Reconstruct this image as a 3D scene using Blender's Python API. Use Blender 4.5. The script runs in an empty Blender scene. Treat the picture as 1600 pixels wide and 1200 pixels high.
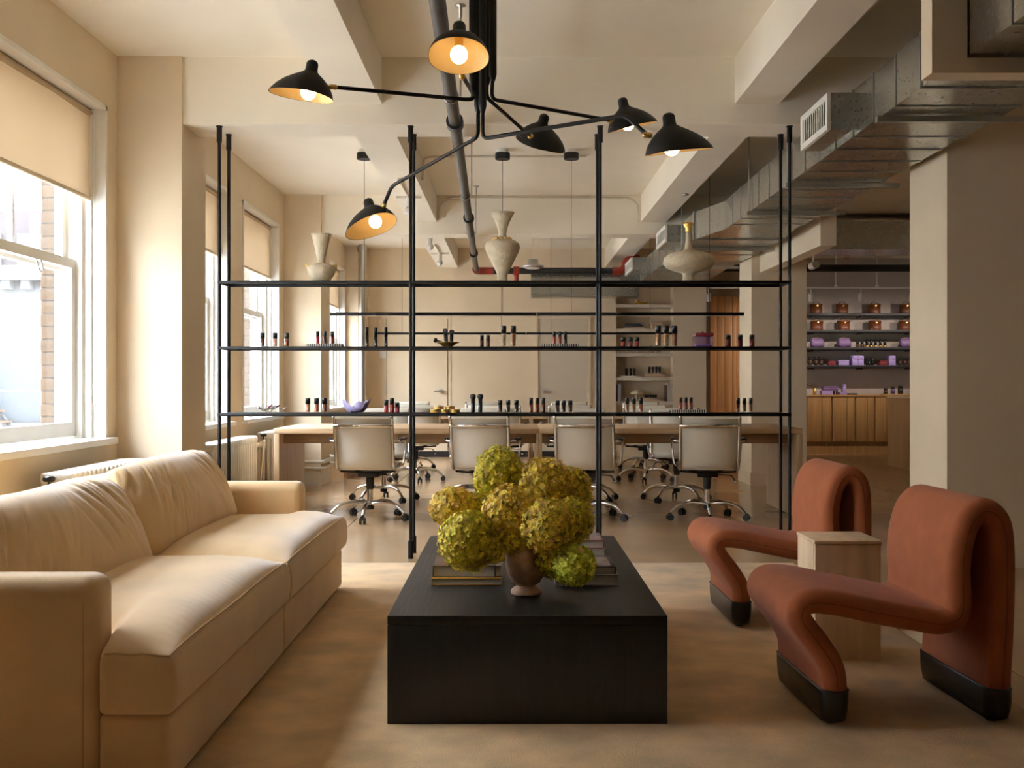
import bpy, bmesh, math, random
from mathutils import Vector, Matrix, noise
random.seed(7)
R = math.radians
sc = bpy.context.scene
COL = sc.collection

# ------------------------------------------------------------------ camera, world, exposure
F = 1680.0                      # focal length in pixels of the 1600 x 1200 frame
EYE = 1.12                      # camera height
cam_d = bpy.data.cameras.new('camera'); cam = bpy.data.objects.new('camera', cam_d)
COL.objects.link(cam); sc.camera = cam
cam_d.sensor_fit = 'HORIZONTAL'; cam_d.sensor_width = 36.0; cam_d.lens = 36.0*F/1600.0
cam.location = (0, 0, EYE); cam.rotation_euler = (R(90), 0, 0)
cam_d.clip_start = 0.05; cam_d.clip_end = 300

world = bpy.data.worlds.new('overcast_sky'); sc.world = world; world.use_nodes = True
bg = world.node_tree.nodes['Background']
bg.inputs['Color'].default_value = (0.85, 0.955, 1.10, 1)
bg.inputs['Strength'].default_value = 24.5
sc.view_settings.view_transform = 'Standard'; sc.view_settings.look = 'None'
sc.view_settings.gamma = 1.0; sc.view_settings.use_curve_mapping = False
sc.view_settings.exposure = 0.5
sc.cycles.max_bounces = 10; sc.cycles.diffuse_bounces = 7; sc.cycles.transparent_max_bounces = 16
sc.cycles.sample_clamp_indirect = 6.0
sc.cycles.caustics_reflective = False; sc.cycles.caustics_refractive = False

WALLX, OUTX = -2.506, -2.885
WIN = [(3.05, 4.60), (5.08, 6.63), (7.95, 9.50), (9.98, 11.53), (12.75, 14.1), (14.5, 16.07)]
SILL, HEAD, CEIL = 0.785, 2.83, 3.20
for k, (a, b) in enumerate(WIN):               # daylight portals: they emit nothing, they only guide the sky's light
    l = bpy.data.lights.new('daylight_portal', 'AREA'); l.shape = 'RECTANGLE'
    l.size = b-a; l.size_y = HEAD-SILL; l.cycles.is_portal = True
    o = bpy.data.objects.new('daylight_portal', l); COL.objects.link(o)
    o.location = (OUTX-0.03, (a+b)/2, (SILL+HEAD)/2)
    o.rotation_euler = Vector((1, 0, 0)).to_track_quat('-Z', 'Y').to_euler()
    o.rotation_euler = (R(90), 0, R(-90))

def W(x, y, D):
    "point of the room seen at pixel x, y at distance D"
    return Vector(((x-800.0)*D/F, D, EYE-(y-600.0)*D/F))

# ------------------------------------------------------------------ materials
MATS = {}
def mat(name, col, rough=0.6, metal=0.0, var=0.0, scale=8.0, stretch=(1, 1, 1), bump=0.0, bscale=None, bstretch=None,
        sheen=0.0, emit=None, estr=0.0, col2=None, spec=0.5, coat=0.0, detail=4.0, rvar=0.0, trans=0.0):
    if name in MATS: return MATS[name]
    m = bpy.data.materials.new(name); m.use_nodes = True; MATS[name] = m
    nt = m.node_tree; b = nt.nodes['Principled BSDF']
    b.inputs['Base Color'].default_value = (*col, 1); b.inputs['Roughness'].default_value = rough
    b.inputs['Metallic'].default_value = metal
    b.inputs['Specular IOR Level'].default_value = spec
    if sheen: b.inputs['Sheen Weight'].default_value = sheen; b.inputs['Sheen Roughness'].default_value = 0.4
    if coat: b.inputs['Coat Weight'].default_value = coat; b.inputs['Coat Roughness'].default_value = 0.15
    if trans: b.inputs['Transmission Weight'].default_value = trans
    if emit: b.inputs['Emission Color'].default_value = (*emit, 1); b.inputs['Emission Strength'].default_value = estr
    if var or bump or rvar:
        tc = nt.nodes.new('ShaderNodeTexCoord')
        def noi(sc_, st):
            mp = nt.nodes.new('ShaderNodeMapping'); mp.inputs['Scale'].default_value = st
            n = nt.nodes.new('ShaderNodeTexNoise'); n.inputs['Scale'].default_value = sc_; n.inputs['Detail'].default_value = detail
            nt.links.new(tc.outputs['Object'], mp.inputs['Vector']); nt.links.new(mp.outputs['Vector'], n.inputs['Vector'])
            return n
        n = noi(scale, stretch)
        if var:
            r = nt.nodes.new('ShaderNodeValToRGB')
            c2 = col2 or tuple(c*(1-var) for c in col); c1 = col if col2 else tuple(min(1, c*(1+var*0.5)) for c in col)
            r.color_ramp.elements[0].position = 0.32; r.color_ramp.elements[1].position = 0.68
            r.color_ramp.elements[0].color = (*c2, 1); r.color_ramp.elements[1].color = (*c1, 1)
            nt.links.new(n.outputs['Fac'], r.inputs['Fac']); nt.links.new(r.outputs['Color'], b.inputs['Base Color'])
        if rvar:
            mr = nt.nodes.new('ShaderNodeMapRange'); mr.inputs['To Min'].default_value = rough-rvar; mr.inputs['To Max'].default_value = rough+rvar
            nt.links.new(n.outputs['Fac'], mr.inputs['Value']); nt.links.new(mr.outputs['Result'], b.inputs['Roughness'])
        if bump:
            n2 = noi(bscale or scale, bstretch or stretch)
            bp = nt.nodes.new('ShaderNodeBump'); bp.inputs['Strength'].default_value = bump; bp.inputs['Distance'].default_value = 0.01
            nt.links.new(n2.outputs['Fac'], bp.inputs['Height']); nt.links.new(bp.outputs['Normal'], b.inputs['Normal'])
    return m

def glass_mat(name, tint=(1, 1, 1), refl=0.6):
    m = bpy.data.materials.new(name); m.use_nodes = True; nt = m.node_tree; nt.nodes.clear()
    out = nt.nodes.new('ShaderNodeOutputMaterial'); mx = nt.nodes.new('ShaderNodeMixShader')
    tr = nt.nodes.new('ShaderNodeBsdfTransparent'); gl = nt.nodes.new('ShaderNodeBsdfGlossy'); fr = nt.nodes.new('ShaderNodeFresnel')
    ml = nt.nodes.new('ShaderNodeMath'); ml.operation = 'MULTIPLY'; ml.inputs[1].default_value = refl
    ge = nt.nodes.new('ShaderNodeNewGeometry'); mr = nt.nodes.new('ShaderNodeMapRange')     # same index seen from either side of a thin sheet
    mr.inputs['To Min'].default_value = 1.45; mr.inputs['To Max'].default_value = 1/1.45
    nt.links.new(ge.outputs['Backfacing'], mr.inputs['Value']); nt.links.new(mr.outputs['Result'], fr.inputs['IOR']); tr.inputs['Color'].default_value = (*tint, 1); gl.inputs['Roughness'].default_value = 0.02
    nt.links.new(fr.outputs[0], ml.inputs[0]); nt.links.new(ml.outputs[0], mx.inputs[0])
    nt.links.new(tr.outputs[0], mx.inputs[1]); nt.links.new(gl.outputs[0], mx.inputs[2]); nt.links.new(mx.outputs[0], out.inputs[0])
    MATS[name] = m; return m

def cloth_mat(name, col, tcol, fac):
    m = bpy.data.materials.new(name); m.use_nodes = True; nt = m.node_tree; nt.nodes.clear()
    out = nt.nodes.new('ShaderNodeOutputMaterial'); mx = nt.nodes.new('ShaderNodeMixShader'); mx.inputs[0].default_value = fac
    d = nt.nodes.new('ShaderNodeBsdfDiffuse'); t = nt.nodes.new('ShaderNodeBsdfTranslucent')
    tc = nt.nodes.new('ShaderNodeTexCoord'); mp = nt.nodes.new('ShaderNodeMapping'); mp.inputs['Scale'].default_value = (1, 2.2, .25)
    n = nt.nodes.new('ShaderNodeTexNoise'); n.inputs['Scale'].default_value = 2.0; r = nt.nodes.new('ShaderNodeValToRGB')
    r.color_ramp.elements[0].color = (*[c*.86 for c in tcol], 1); r.color_ramp.elements[1].color = (*tcol, 1)
    nt.links.new(tc.outputs['Object'], mp.inputs[0]); nt.links.new(mp.outputs[0], n.inputs['Vector']); nt.links.new(n.outputs['Fac'], r.inputs[0])
    nt.links.new(r.outputs[0], t.inputs['Color']); d.inputs['Color'].default_value = (*col, 1)
    nt.links.new(d.outputs[0], mx.inputs[1]); nt.links.new(t.outputs[0], mx.inputs[2]); nt.links.new(mx.outputs[0], out.inputs[0])
    MATS[name] = m; return m

M = dict(
 wall=mat('wall_paint', (.71, .59, .425), .75, var=.05, scale=1.5, bump=.04, bscale=60),
 ceil=mat('ceiling_paint', (.90, .84, .72), .8, var=.05, scale=1.2, bump=.05, bscale=25),
 trim=mat('white_trim', (.80, .78, .73), .45, var=.04, scale=5),
 floor=mat('polished_concrete', (.43, .275, .145), .19, var=.14, scale=1.3, bump=.015, bscale=9, rvar=.02, detail=2),
 joint=mat('joint_dark', (.06, .045, .03), .8),
 rug=mat('rug_wool', (.80, .53, .26), .95, var=.27, scale=4.0, bump=.6, bscale=260, sheen=.3, detail=5),
 sofa=mat('sofa_velvet', (.68, .46, .23), .82, var=.12, scale=4, stretch=(1, 1, 1), bump=.10, bscale=300, sheen=.55),
 seam=mat('sofa_seam', (.50, .33, .17), .85),
 rust=mat('rust_wool', (.36, .10, .032), .9, var=.10, scale=14, bump=.25, bscale=420, sheen=.08),
 ruststitch=mat('rust_stitch', (.20, .05, .016), .9),
 leather=mat('black_leather', (.006, .0055, .005), .30, bump=.08, bscale=90),
 ebony=mat('ebonised_oak', (.014, .0125, .0115), .42, var=.35, scale=5, stretch=(9, 9, .7), bump=.12, bscale=9, bstretch=(12, 12, .5)),
 ebonytop=mat('ebonised_oak_top', (.016, .0135, .012), .45, spec=.3, var=.35, scale=5, stretch=(7, .6, 1), bump=.12, bscale=9, bstretch=(9, .5, 1)),
 blackmetal=mat('black_metal', (.006, .0055, .005), .5, spec=.25),
 lampblack=mat('lamp_black', (.008, .0072, .0065), .55, spec=.3),
 lining=mat('shade_lining', (.88, .62, .27), .5),
 bulb=mat('lit_bulb', (1, .93, .78), .4, emit=(1.0, .78, .46), estr=3.0),
 brass=mat('brass', (.74, .49, .17), .35, metal=1.0),
 gold=mat('gold_leaf', (.78, .52, .16), .48, metal=1.0, var=.2, scale=30),
 chrome=mat('chrome', (.72, .70, .67), .08, metal=1.0),
 steel=mat('satin_steel', (.55, .54, .52), .3, metal=1.0),
 galv=mat('galvanised_steel', (.50, .52, .50), .26, metal=1.0, var=.10, scale=45, rvar=.05, detail=3),
 galvflange=mat('galvanised_flange', (.50, .51, .49), .35, metal=1.0),
 pipe=mat('dark_pipe', (.055, .050, .045), .45, metal=.4, var=.3, scale=12),
 blackpipe=mat('black_pipe', (.012, .012, .012), .45),
 redpaint=mat('red_fitting', (.30, .030, .016), .45),
 conduit=mat('painted_conduit', (.62, .56, .46), .6),
 oak=mat('light_oak', (.56, .375, .215), .45, var=.22, scale=4, stretch=(.5, 8, 8), bump=.03),
 oakv=mat('light_oak_upright', (.54, .36, .205), .45, var=.22, scale=4, stretch=(8, 8, .5), bump=.03),
 oakdark=mat('oak_apron', (.36, .215, .11), .5, var=.2, scale=4, stretch=(.5, 8, 8)),
 cabinet=mat('honey_oak', (.45, .245, .085), .45, var=.18, scale=4, stretch=(8, 8, .5)),
 doorwood=mat('amber_wood', (.78, .42, .17), .4, var=.15, scale=3, stretch=(8, 8, .4)),
 islandwood=mat('island_oak', (.30, .15, .05), .45, var=.15, scale=3, stretch=(8, 8, .4)),
 cream=mat('cream_leather', (.86, .83, .74), .45, bump=.03, bscale=120),
 creamedge=mat('cream_piping', (.56, .42, .22), .6),
 blackplastic=mat('black_plastic', (.012, .012, .012), .4),
 travertine=mat('travertine', (.80, .60, .395), .5, var=.17, scale=3.0, stretch=(7, 7, .8), bump=.12, bscale=20, bstretch=(4, 4, .8), detail=8),
 terracotta=mat('aged_terracotta', (.66, .44, .31), .85, var=.45, scale=14, bump=.25, bscale=30),
 ceramic=mat('sand_ceramic', (.62, .53, .38), .85, var=.14, scale=25, bump=.5, bscale=70),
 radiator=mat('radiator_paint', (.70, .66, .58), .45, var=.08, scale=10),
 rubber=mat('black_rubber', (.02, .02, .02), .6),
 white=mat('white_plastic', (.75, .74, .72), .4),
 alcove=mat('alcove_plaster', (.48, .42, .37), .8, var=.06, scale=3),
 shelfdark=mat('dark_shelf', (.014, .012, .012), .5),
 tan=mat('tan_leather', (.15, .042, .011), .45, var=.15, scale=18),
 tandark=mat('tan_leather_trim', (.13, .04, .012), .5),
 lilac=mat('lilac_card', (.40, .30, .62), .5),
 lilacdark=mat('lilac_leather', (.185, .105, .245), .45, bump=.1, bscale=40),
 niche=mat('niche_paint', (.62, .55, .45), .75),
 doorpaint=mat('door_paint', (.62, .54, .42), .55),
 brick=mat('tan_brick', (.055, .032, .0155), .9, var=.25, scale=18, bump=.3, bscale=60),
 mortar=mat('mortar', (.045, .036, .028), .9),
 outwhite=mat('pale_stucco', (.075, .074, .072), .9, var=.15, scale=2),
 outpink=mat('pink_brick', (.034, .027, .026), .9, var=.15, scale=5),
 outglass=mat('window_glass_dark', (.030, .034, .037), .6),
 outgrey=mat('grey_stone', (.03, .03, .031), .8),
 pavement=mat('pale_pavement', (.42, .40, .37), .9, var=.1, scale=.3),
 rowstone=mat('row_stone', (.58, .55, .50), .9, var=.1, scale=.5),
 paper=mat('page_block', (.55, .51, .44), .8, var=.2, scale=40, stretch=(1, 1, 60)),
 lightdiff=mat('lamp_diffuser', (.8, .78, .72), .4),
)
glass_mat('clear_glass'); glass_mat('violet_glass', (.78, .68, .96), .9); glass_mat('shelf_glass', (.82, .86, .84), .5); glass_mat('bottle_glass', (.95, .93, .90), 1.0)
glass_mat('red_glass', (.20, .012, .03), .9)
cloth_mat('shade_fabric', (.55, .43, .29), (.55, .39, .235), .10)
for k in ('clear_glass', 'violet_glass', 'shelf_glass', 'bottle_glass', 'red_glass', 'shade_fabric'): M[k] = MATS[k]

# ------------------------------------------------------------------ mesh builder
class MB:
    def __init__(s): s.v = []; s.f = []; s.sm = []
    def add(s, vs, fs, smooth=False):
        n = len(s.v); s.v += [Vector(p) for p in vs]; s.f += [tuple(i+n for i in f) for f in fs]; s.sm += [smooth]*len(fs); return s
    def box(s, x0, x1, y0, y1, z0, z1):
        x0, x1 = min(x0, x1), max(x0, x1); y0, y1 = min(y0, y1), max(y0, y1); z0, z1 = min(z0, z1), max(z0, z1)
        return s.add([(x0,y0,z0),(x1,y0,z0),(x1,y1,z0),(x0,y1,z0),(x0,y0,z1),(x1,y0,z1),(x1,y1,z1),(x0,y1,z1)],
                     [(0,3,2,1),(4,5,6,7),(0,1,5,4),(1,2,6,5),(2,3,7,6),(3,0,4,7)])
    def rbox(s, x0, x1, y0, y1, z0, z1, r=.01, st=2, m=(1, 1, 1), fn=None):
        c = Vector(((x0+x1)/2, (y0+y1)/2, (z0+z1)/2)); h = (abs(x1-x0)/2, abs(y1-y0)/2, abs(z1-z0)/2)
        r = min(r, min(h)*.999); ax = []
        for k in range(3):
            a = [-h[k]+r*(1-math.cos(i/st*math.pi/2)) if False else -h[k]+r*i/st for i in range(st)]
            a += [-h[k]+r+(2*h[k]-2*r)*i/m[k] for i in range(m[k]+1)]
            a += [h[k]-r+r*(i+1)/st for i in range(st)]
            ax.append(a)
        idx = {}; vs = []; fs = []
        def vid(p):
            key = (round(p[0], 6), round(p[1], 6), round(p[2], 6))
            if key not in idx:
                q = Vector(p); inn = Vector([max(-h[k]+r, min(h[k]-r, p[k])) for k in range(3)]); d = q-inn
                if d.length > 1e-9:
                    # spread samples evenly round the corner
                    q = inn + d.normalized()*r
                w = q + c
                if fn: w = Vector(fn(w, q, h))
                idx[key] = len(vs); vs.append(w)
            return idx[key]
        for k in range(3):
            i, j = [(1, 2), (2, 0), (0, 1)][k]
            for sgn in (-1, 1):
                for a in range(len(ax[i])-1):
                    for b in range(len(ax[j])-1):
                        q = []
                        for (da, db) in ((0,0),(1,0),(1,1),(0,1)):
                            p = [0, 0, 0]; p[k] = sgn*h[k]; p[i] = ax[i][a+da]; p[j] = ax[j][b+db]; q.append(vid(p))
                        fs.append(tuple(q) if sgn > 0 else tuple(reversed(q)))
        return s.add(vs, fs, True)
    def cyl(s, p0, p1, r0, r1=None, n=16, smooth=True, caps=True):
        r1 = r0 if r1 is None else r1
        p0 = Vector(p0); p1 = Vector(p1); d = (p1-p0).normalized(); a = d.orthogonal().normalized(); b = d.cross(a)
        vs = []; 
        for (p, r) in ((p0, r0), (p1, r1)):
            for i in range(n):
                t = 2*math.pi*i/n; vs.append(p+a*(r*math.cos(t))+b*(r*math.sin(t)))
        s.add(vs, [(i, (i+1) % n, n+(i+1) % n, n+i) for i in range(n)], smooth)
        if caps: s.add(vs, [tuple(reversed(range(n))), tuple(range(n, 2*n))], False)
        return s
    def tube(s, pts, r, n=8, closed=False, caps=True):
        pts = [Vector(p) for p in pts]; m = len(pts); up = None; rings = []
        for i, p in enumerate(pts):
            if closed: t = pts[(i+1) % m]-pts[i-1]
            else: t = pts[min(i+1, m-1)]-pts[max(i-1, 0)]
            t.normalize()
            if up is None: up = t.orthogonal().normalized()
            up = (up - t*up.dot(t)); up = up.normalized() if up.length > 1e-6 else t.orthogonal().normalized()
            b = t.cross(up); rr = r[i] if isinstance(r, (list, tuple)) else r
            rings.append([p+up*(rr*math.cos(2*math.pi*k/n))+b*(rr*math.sin(2*math.pi*k/n)) for k in range(n)])
        vs = [q for ring in rings for q in ring]; fs = []
        for i in range(m if closed else m-1):
            j = (i+1) % m
            for k in range(n): fs.append((i*n+k, i*n+(k+1) % n, j*n+(k+1) % n, j*n+k))
        s.add(vs, fs, True)
        if caps and not closed: s.add(vs, [tuple(reversed(range(n))), tuple(range((m-1)*n, m*n))], False)
        return s
    def lathe(s, prof, c=(0, 0, 0), n=24, fn=None, caps=True):
        c = Vector(c); vs = []; fs = []
        for (r, z) in prof:
            for k in range(n):
                t = 2*math.pi*k/n; p = Vector((r*math.cos(t), r*math.sin(t), z)); vs.append(c+(Vector(fn(p)) if fn else p))
        for i in range(len(prof)-1):
            for k in range(n): fs.append((i*n+k, i*n+(k+1) % n, (i+1)*n+(k+1) % n, (i+1)*n+k))
        s.add(vs, fs, True)
        if caps and prof[0][0] > 1e-5: s.add(vs[:n], [tuple(reversed(range(n)))], False)
        if caps and prof[-1][0] > 1e-5: s.add(vs[-n:], [tuple(range(n))], False)
        return s
    def sphere(s, c, r, n=16, sz=None):
        m = max(4, n//2); k = (sz or 1)
        return s.lathe([(max(1e-6, r*math.sin(math.pi*i/m)), -r*k*math.cos(math.pi*i/m)) for i in range(m+1)], c, n)
    def xf(s, mtx):
        s.v = [mtx @ p for p in s.v]; return s
    def build(s, name, material, parent=None, label=None, cat=None, group=None, kind=None, origin=None):
        me = bpy.data.meshes.new(name)
        if parent is not None: o0 = ORI[parent]
        elif origin is not None: o0 = Vector(origin)
        else:
            xs = [p.x for p in s.v]; ys = [p.y for p in s.v]; zs = [p.z for p in s.v]
            o0 = Vector(((min(xs)+max(xs))/2, (min(ys)+max(ys))/2, min(zs)))
        me.from_pydata([tuple(p-o0) for p in s.v], [], s.f); me.polygons.foreach_set('use_smooth', s.sm)
        me.materials.append(M[material] if isinstance(material, str) else material); me.update()
        o = bpy.data.objects.new(name, me); COL.objects.link(o); ORI[o] = o0
        if parent is not None: o.parent = parent
        else: o.location = o0
        return tag(o, label, cat, group, kind)
ORI = {}
def tag(o, label=None, cat=None, group=None, kind=None):
    if label: o['label'] = label
    if cat: o['category'] = cat
    if group: o['group'] = group
    if kind: o['kind'] = kind
    return o
def thing(name, loc, label=None, cat=None, group=None, kind=None):
    o = bpy.data.objects.new(name, None); COL.objects.link(o); o.location = loc; o.empty_display_size = .1
    ORI[o] = Vector(loc); return tag(o, label, cat, group, kind)
def copy_tree(o, parent=None):
    c = o.copy(); COL.objects.link(c); c.parent = parent
    for ch in list(o.children): copy_tree(ch, c)
    return c
def piece(src, parent, delta):
    "copy of an alike piece that shares its mesh"
    c = src.copy(); COL.objects.link(c); c.parent = parent; c.location = src.location+Vector(delta); ORI[c] = ORI.get(src, Vector()); return c
def spline(pts, n=8, closed=False):
    pts = [Vector(p) for p in pts]; out = []; m = len(pts)
    for i in range(m if closed else m-1):
        g = lambda k: pts[k % m] if closed else pts[max(0, min(m-1, k))]
        p0, p1, p2, p3 = g(i-1), g(i), g(i+1), g(i+2)
        for j in range(n):
            t = j/n
            out.append(.5*((2*p1)+(p2-p0)*t+(2*p0-5*p1+4*p2-p3)*t*t+(3*p1-p0-3*p2+p3)*t*t*t))
    if not closed: out.append(pts[-1])
    return out
def bend(pts, r=.05, n=6):
    "polyline with its corners rounded"
    pts = [Vector(p) for p in pts]; out = [pts[0]]
    for i in range(1, len(pts)-1):
        a, b, c = pts[i-1], pts[i], pts[i+1]; u = (a-b); w = (c-b); q = min(r, u.length*.45, w.length*.45)
        s0 = b+u.normalized()*q; s1 = b+w.normalized()*q
        for k in range(n+1):
            t = k/n; out.append(s0*(1-t)**2+b*(2*t*(1-t))+s1*t*t)
    out.append(pts[-1]); return out

# ================================================================== THE SETTING
S = 'structure'
# floor: big poured slabs with saw-cut joints
fl = MB().box(OUTX, 7.6, -3.2, 18.2, -.20, -.012).build('floor', 'joint', kind=S, label='brown polished concrete floor with saw-cut joints')
xs = [OUTX, -1.29, 1.95, 4.8, 7.6]; ys = [-3.2, .6, 3.6, 6.64, 9.35, 12.1, 15.0, 18.2]
for i in range(len(xs)-1):
    for j in range(len(ys)-1):
        MB().box(xs[i]+.003, xs[i+1]-.003, ys[j]+.003, ys[j+1]-.003, -.012, 0).build('slab', 'floor', fl)
MB().box(OUTX, 7.6, -3.2, 18.2, CEIL, CEIL+.15).build('ceiling', 'ceil', kind=S, label='cream painted plaster ceiling')

# window wall with its openings
mb = MB(); prev = -3.2
for (a, b) in WIN:
    mb.box(OUTX, WALLX, prev, a, 0, CEIL); mb.box(OUTX, WALLX, a, b, 0, SILL-.03); mb.box(OUTX, WALLX, a, b, HEAD, CEIL); prev = b
mb.box(OUTX, WALLX, prev, 18.2, 0, CEIL)
wl = mb.build('wall_left', 'wall', kind=S, label='beige plaster wall with tall sash windows')
for (y0, y1) in ((1.85, 2.38), (6.82, 7.35), (11.8, 12.35)):
    p = MB().box(WALLX, -2.095, y0, y1, 0, CEIL).build('pilaster', 'wall', kind=S, label='cream plaster pier projecting between the windows')
for (y0, y1) in ((1.85, 2.38), (6.82, 7.35), (11.8, 12.35)):
    MB().box(WALLX, -2.083, y0-.012, y1+.012, 0, .16).build('baseboard_pier', 'trim', kind=S)
BW = 16.5
mb = MB()
NX0, NX1, NZ0, NZ1 = 1.60, 2.475, .18, 2.62     # built-in niche
mb.box(OUTX, NX0, BW, BW+.35, 0, CEIL).box(NX1, 2.98, BW, BW+.35, 0, CEIL).box(NX0, NX1, BW, BW+.35, 0, NZ0).box(NX0, NX1, BW, BW+.35, NZ1, CEIL)
mb.box(NX0, NX1, BW+.33, BW+.36, NZ0, NZ1).box(2.94, 2.98, BW+.35, 18.0, 0, CEIL)
wb = mb.build('wall_back', 'wall', kind=S, label='beige back wall with doors and shelved niche')
MB().box(-2.20, NX0, BW-.018, BW, 0, .09).build('baseboard_back', 'blackplastic', kind=S)
MB().box(2.98, 7.6, 17.8, 18.0, 0, CEIL).build('wall_alcove', 'alcove', kind=S, label='mauve grey plaster wall behind the shop shelves')
MB().box(7.4, 7.6, -3.2, 18.0, 0, CEIL).build('wall_right', 'wall', kind=S)
MB().box(OUTX, 7.6, -3.4, -3.2, 0, CEIL).build('wall_front', 'wall', kind=S)
MB().box(WALLX, -2.22, 16.15, BW, 0, CEIL).build('corner_chase', 'wall', kind=S, label='boxed plaster corner beside the back windows')
# columns, beams
for k, (y0, y1) in enumerate(((6.55, 7.16), (11.9, 12.52))):
    MB().box(2.65, 3.26, y0, y1, 0, CEIL).build('column', 'wall', kind=S, label=['square beige column behind the near armchair', 'square beige column at the end of the desks'][k])
    MB().box(2.635, 3.275, y0-.015, y1+.015, 0, .14).build('baseboard_column', 'wall', kind=S)
BZ = 2.775
MB().box(-2.095, 3.4, 6.85, 7.20, BZ, CEIL).build('ceiling_beam', 'ceil', kind=S, label='cross beam over the hanging shelves')
MB().box(-2.095, 3.4, 11.86, 12.2, BZ, CEIL).build('ceiling_beam', 'ceil', kind=S, label='cross beam over the far desk')
for (x0, x1, nm) in ((-1.13, -.83, 'left long ceiling beam running away from the windows bay'), (1.42, 1.70, 'right long ceiling beam beside the metal duct')):
    for (y0, y1) in ((-3.2, 6.85), (7.20, 11.86), (12.2, BW)):
        MB().box(x0, x1, y0, y1, 2.905, CEIL).build('ceiling_beam', 'ceil', kind=S, label=nm)
MB().box(2.74, 2.88, 9.55, 11.9, 2.35, CEIL).build('bulkhead', 'wall', kind=S, label='boxed plaster bulkhead running to the far column')
mb = MB().box(1.66, 1.80, 4.25, 4.36, 2.35, CEIL).box(1.80, 2.62, 4.25, 4.36, 2.35, 2.41).box(2.62, 3.5, 4.25, 4.36, 2.35, CEIL).box(1.80, 2.62, 4.25, 4.36, 2.80, CEIL)
mb.build('bulkhead', 'wall', kind=S, label='plaster bulkhead that the duct passes through')

# ------------------------------------------------------------------ sash windows with roller shades
def window(n, a, b, real):
    w = thing('window_%d' % n, (WALLX-.2, (a+b)/2, SILL), kind=S, label=real)
    X0, X1 = -2.745, -2.65
    fr = MB(); t = .05
    fr.box(X0-.06, WALLX+.012, a, a+t*.5, SILL, HEAD).box(X0-.06, WALLX+.012, b-t*.5, b, SILL, HEAD).box(X0-.06, WALLX+.012, a, b, HEAD-t*.5, HEAD)
    for (y0, y1) in ((a+.025, a+.085), (b-.085, b-.025)): fr.box(X0-.04, X1+.03, y0, y1, SILL, HEAD-.02)
    for (y0, y1) in ((a+.025, a+.050), (b-.050, b-.025)): fr.box(X1+.03, -2.575, y0, y1, SILL, HEAD-.02)
    fr.build('window_frame', 'trim', w)
    MB().rbox(-2.74, WALLX+.06, a-.03, b+.05, SILL-.035, SILL+.005, .006).build('window_sill', 'trim', w)
    MB().box(-2.91, -2.72, a, b, SILL-.03, SILL+.02).build('outer_sill', 'trim', w)
    y0, y1 = a+.085, b-.085; zm = 1.83
    for nm, z0, z1, xa, xb in (('upper_sash', zm-.03, HEAD-.03, X0-.005, X0+.035), ('lower_sash', SILL+.02, zm+.045, X0+.045, X0+.09)):
        m = MB(); q = .058; bt = .085 if nm == 'lower_sash' else .05
        m.box(xa, xb, y0, y0+q, z0, z1).box(xa, xb, y1-q, y1, z0, z1).box(xa, xb, y0+q, y1-q, z0, z0+bt).box(xa, xb, y0+q, y1-q, z1-.055, z1)
        if nm == 'upper_sash': m.box(xa+.005, xb-.005, (y0+y1)/2-.012, (y0+y1)/2+.012, z0+bt, z1-.055)
        s = m.build(nm, 'trim', w)
        MB().box((xa+xb)/2-.002, (xa+xb)/2+.002, y0+q-.005, y1-q+.005, z0+bt-.005, z1-.05).build('pane', 'clear_glass', s)
        if nm == 'lower_sash':
            yy = y0+.62*(y1-y0)
            MB().tube(bend([(xb+.004, yy-.03, z1-.055), (xb+.02, yy-.028, z1-.125), (xb+.02, yy+.028, z1-.125), (xb+.004, yy+.03, z1-.055)], .02, 4), .005, 6).build('sash_lift', 'steel', s)
    return w
def shade(a, b, label, grp=None):
    x = -2.585; z0 = 2.262
    t = thing('roller_shade', (x, (a+b)/2, HEAD-.05), label, 'shade', grp)
    pts = []; m = MB()
    n = 24
    for (dx) in (0, .0018):
        for i in range(n+1):
            for z in (z0, 2.45, 2.62, HEAD-.05):
                y = a+.045+(b-a-.09)*i/n
                pts.append((x+dx+.004*math.sin(y*5+z), y, z))
    fs = []; N = (n+1)*4
    for i in range(n):
        for j in range(3): fs.append((i*4+j, (i+1)*4+j, (i+1)*4+j+1, i*4+j+1))
    m.add(pts[:N], fs, True); m.build('shade_cloth', 'shade_fabric', t)
    MB().cyl((x-.012, a+.03, HEAD-.05), (x-.012, b-.03, HEAD-.05), .024, n=14).build('roller_tube', 'creamedge' if False else 'shade_fabric', t)
    MB().rbox(x-.010, x+.012, a+.045, b-.045, z0-.022, z0+.004, .006).build('hem_bar', 'wall', t)
    cy = b-.040
    MB().tube([(x+.028, cy-.016, HEAD-.06), (x+.028, cy-.016, 1.02), (x+.028, cy-.008, .985), (x+.028, cy+.008, .985), (x+.028, cy+.016, 1.02), (x+.028, cy+.016, HEAD-.06)], .003, 6).build('bead_chain', 'white', t)
    return t
wnames = {1: 'tall sash window beside the sofa', 2: 'sash window behind the near end of the hanging shelves', 3: 'sash window between the second and third piers', 5: 'narrow sliver of window in the far corner', 0: 'sash window behind the near end of the sofa'}
for k, (a, b) in enumerate(WIN):
    window(k+1, a, b, wnames.get(k, 'sash window further along the window wall'))
for k, lb in ((0, 'roller shade half drawn beside the near sofa arm'), (1, 'large cream roller shade half drawn over the sofa window'), (2, 'roller shade just beyond the first pier'), (3, 'roller shade left of the funnel-necked vase'), (4, 'roller shade just behind the second pier'), (5, 'small roller shade in the far corner by the grey pipe')):
    shade(*WIN[k], lb, 'cream roller shades')
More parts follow.
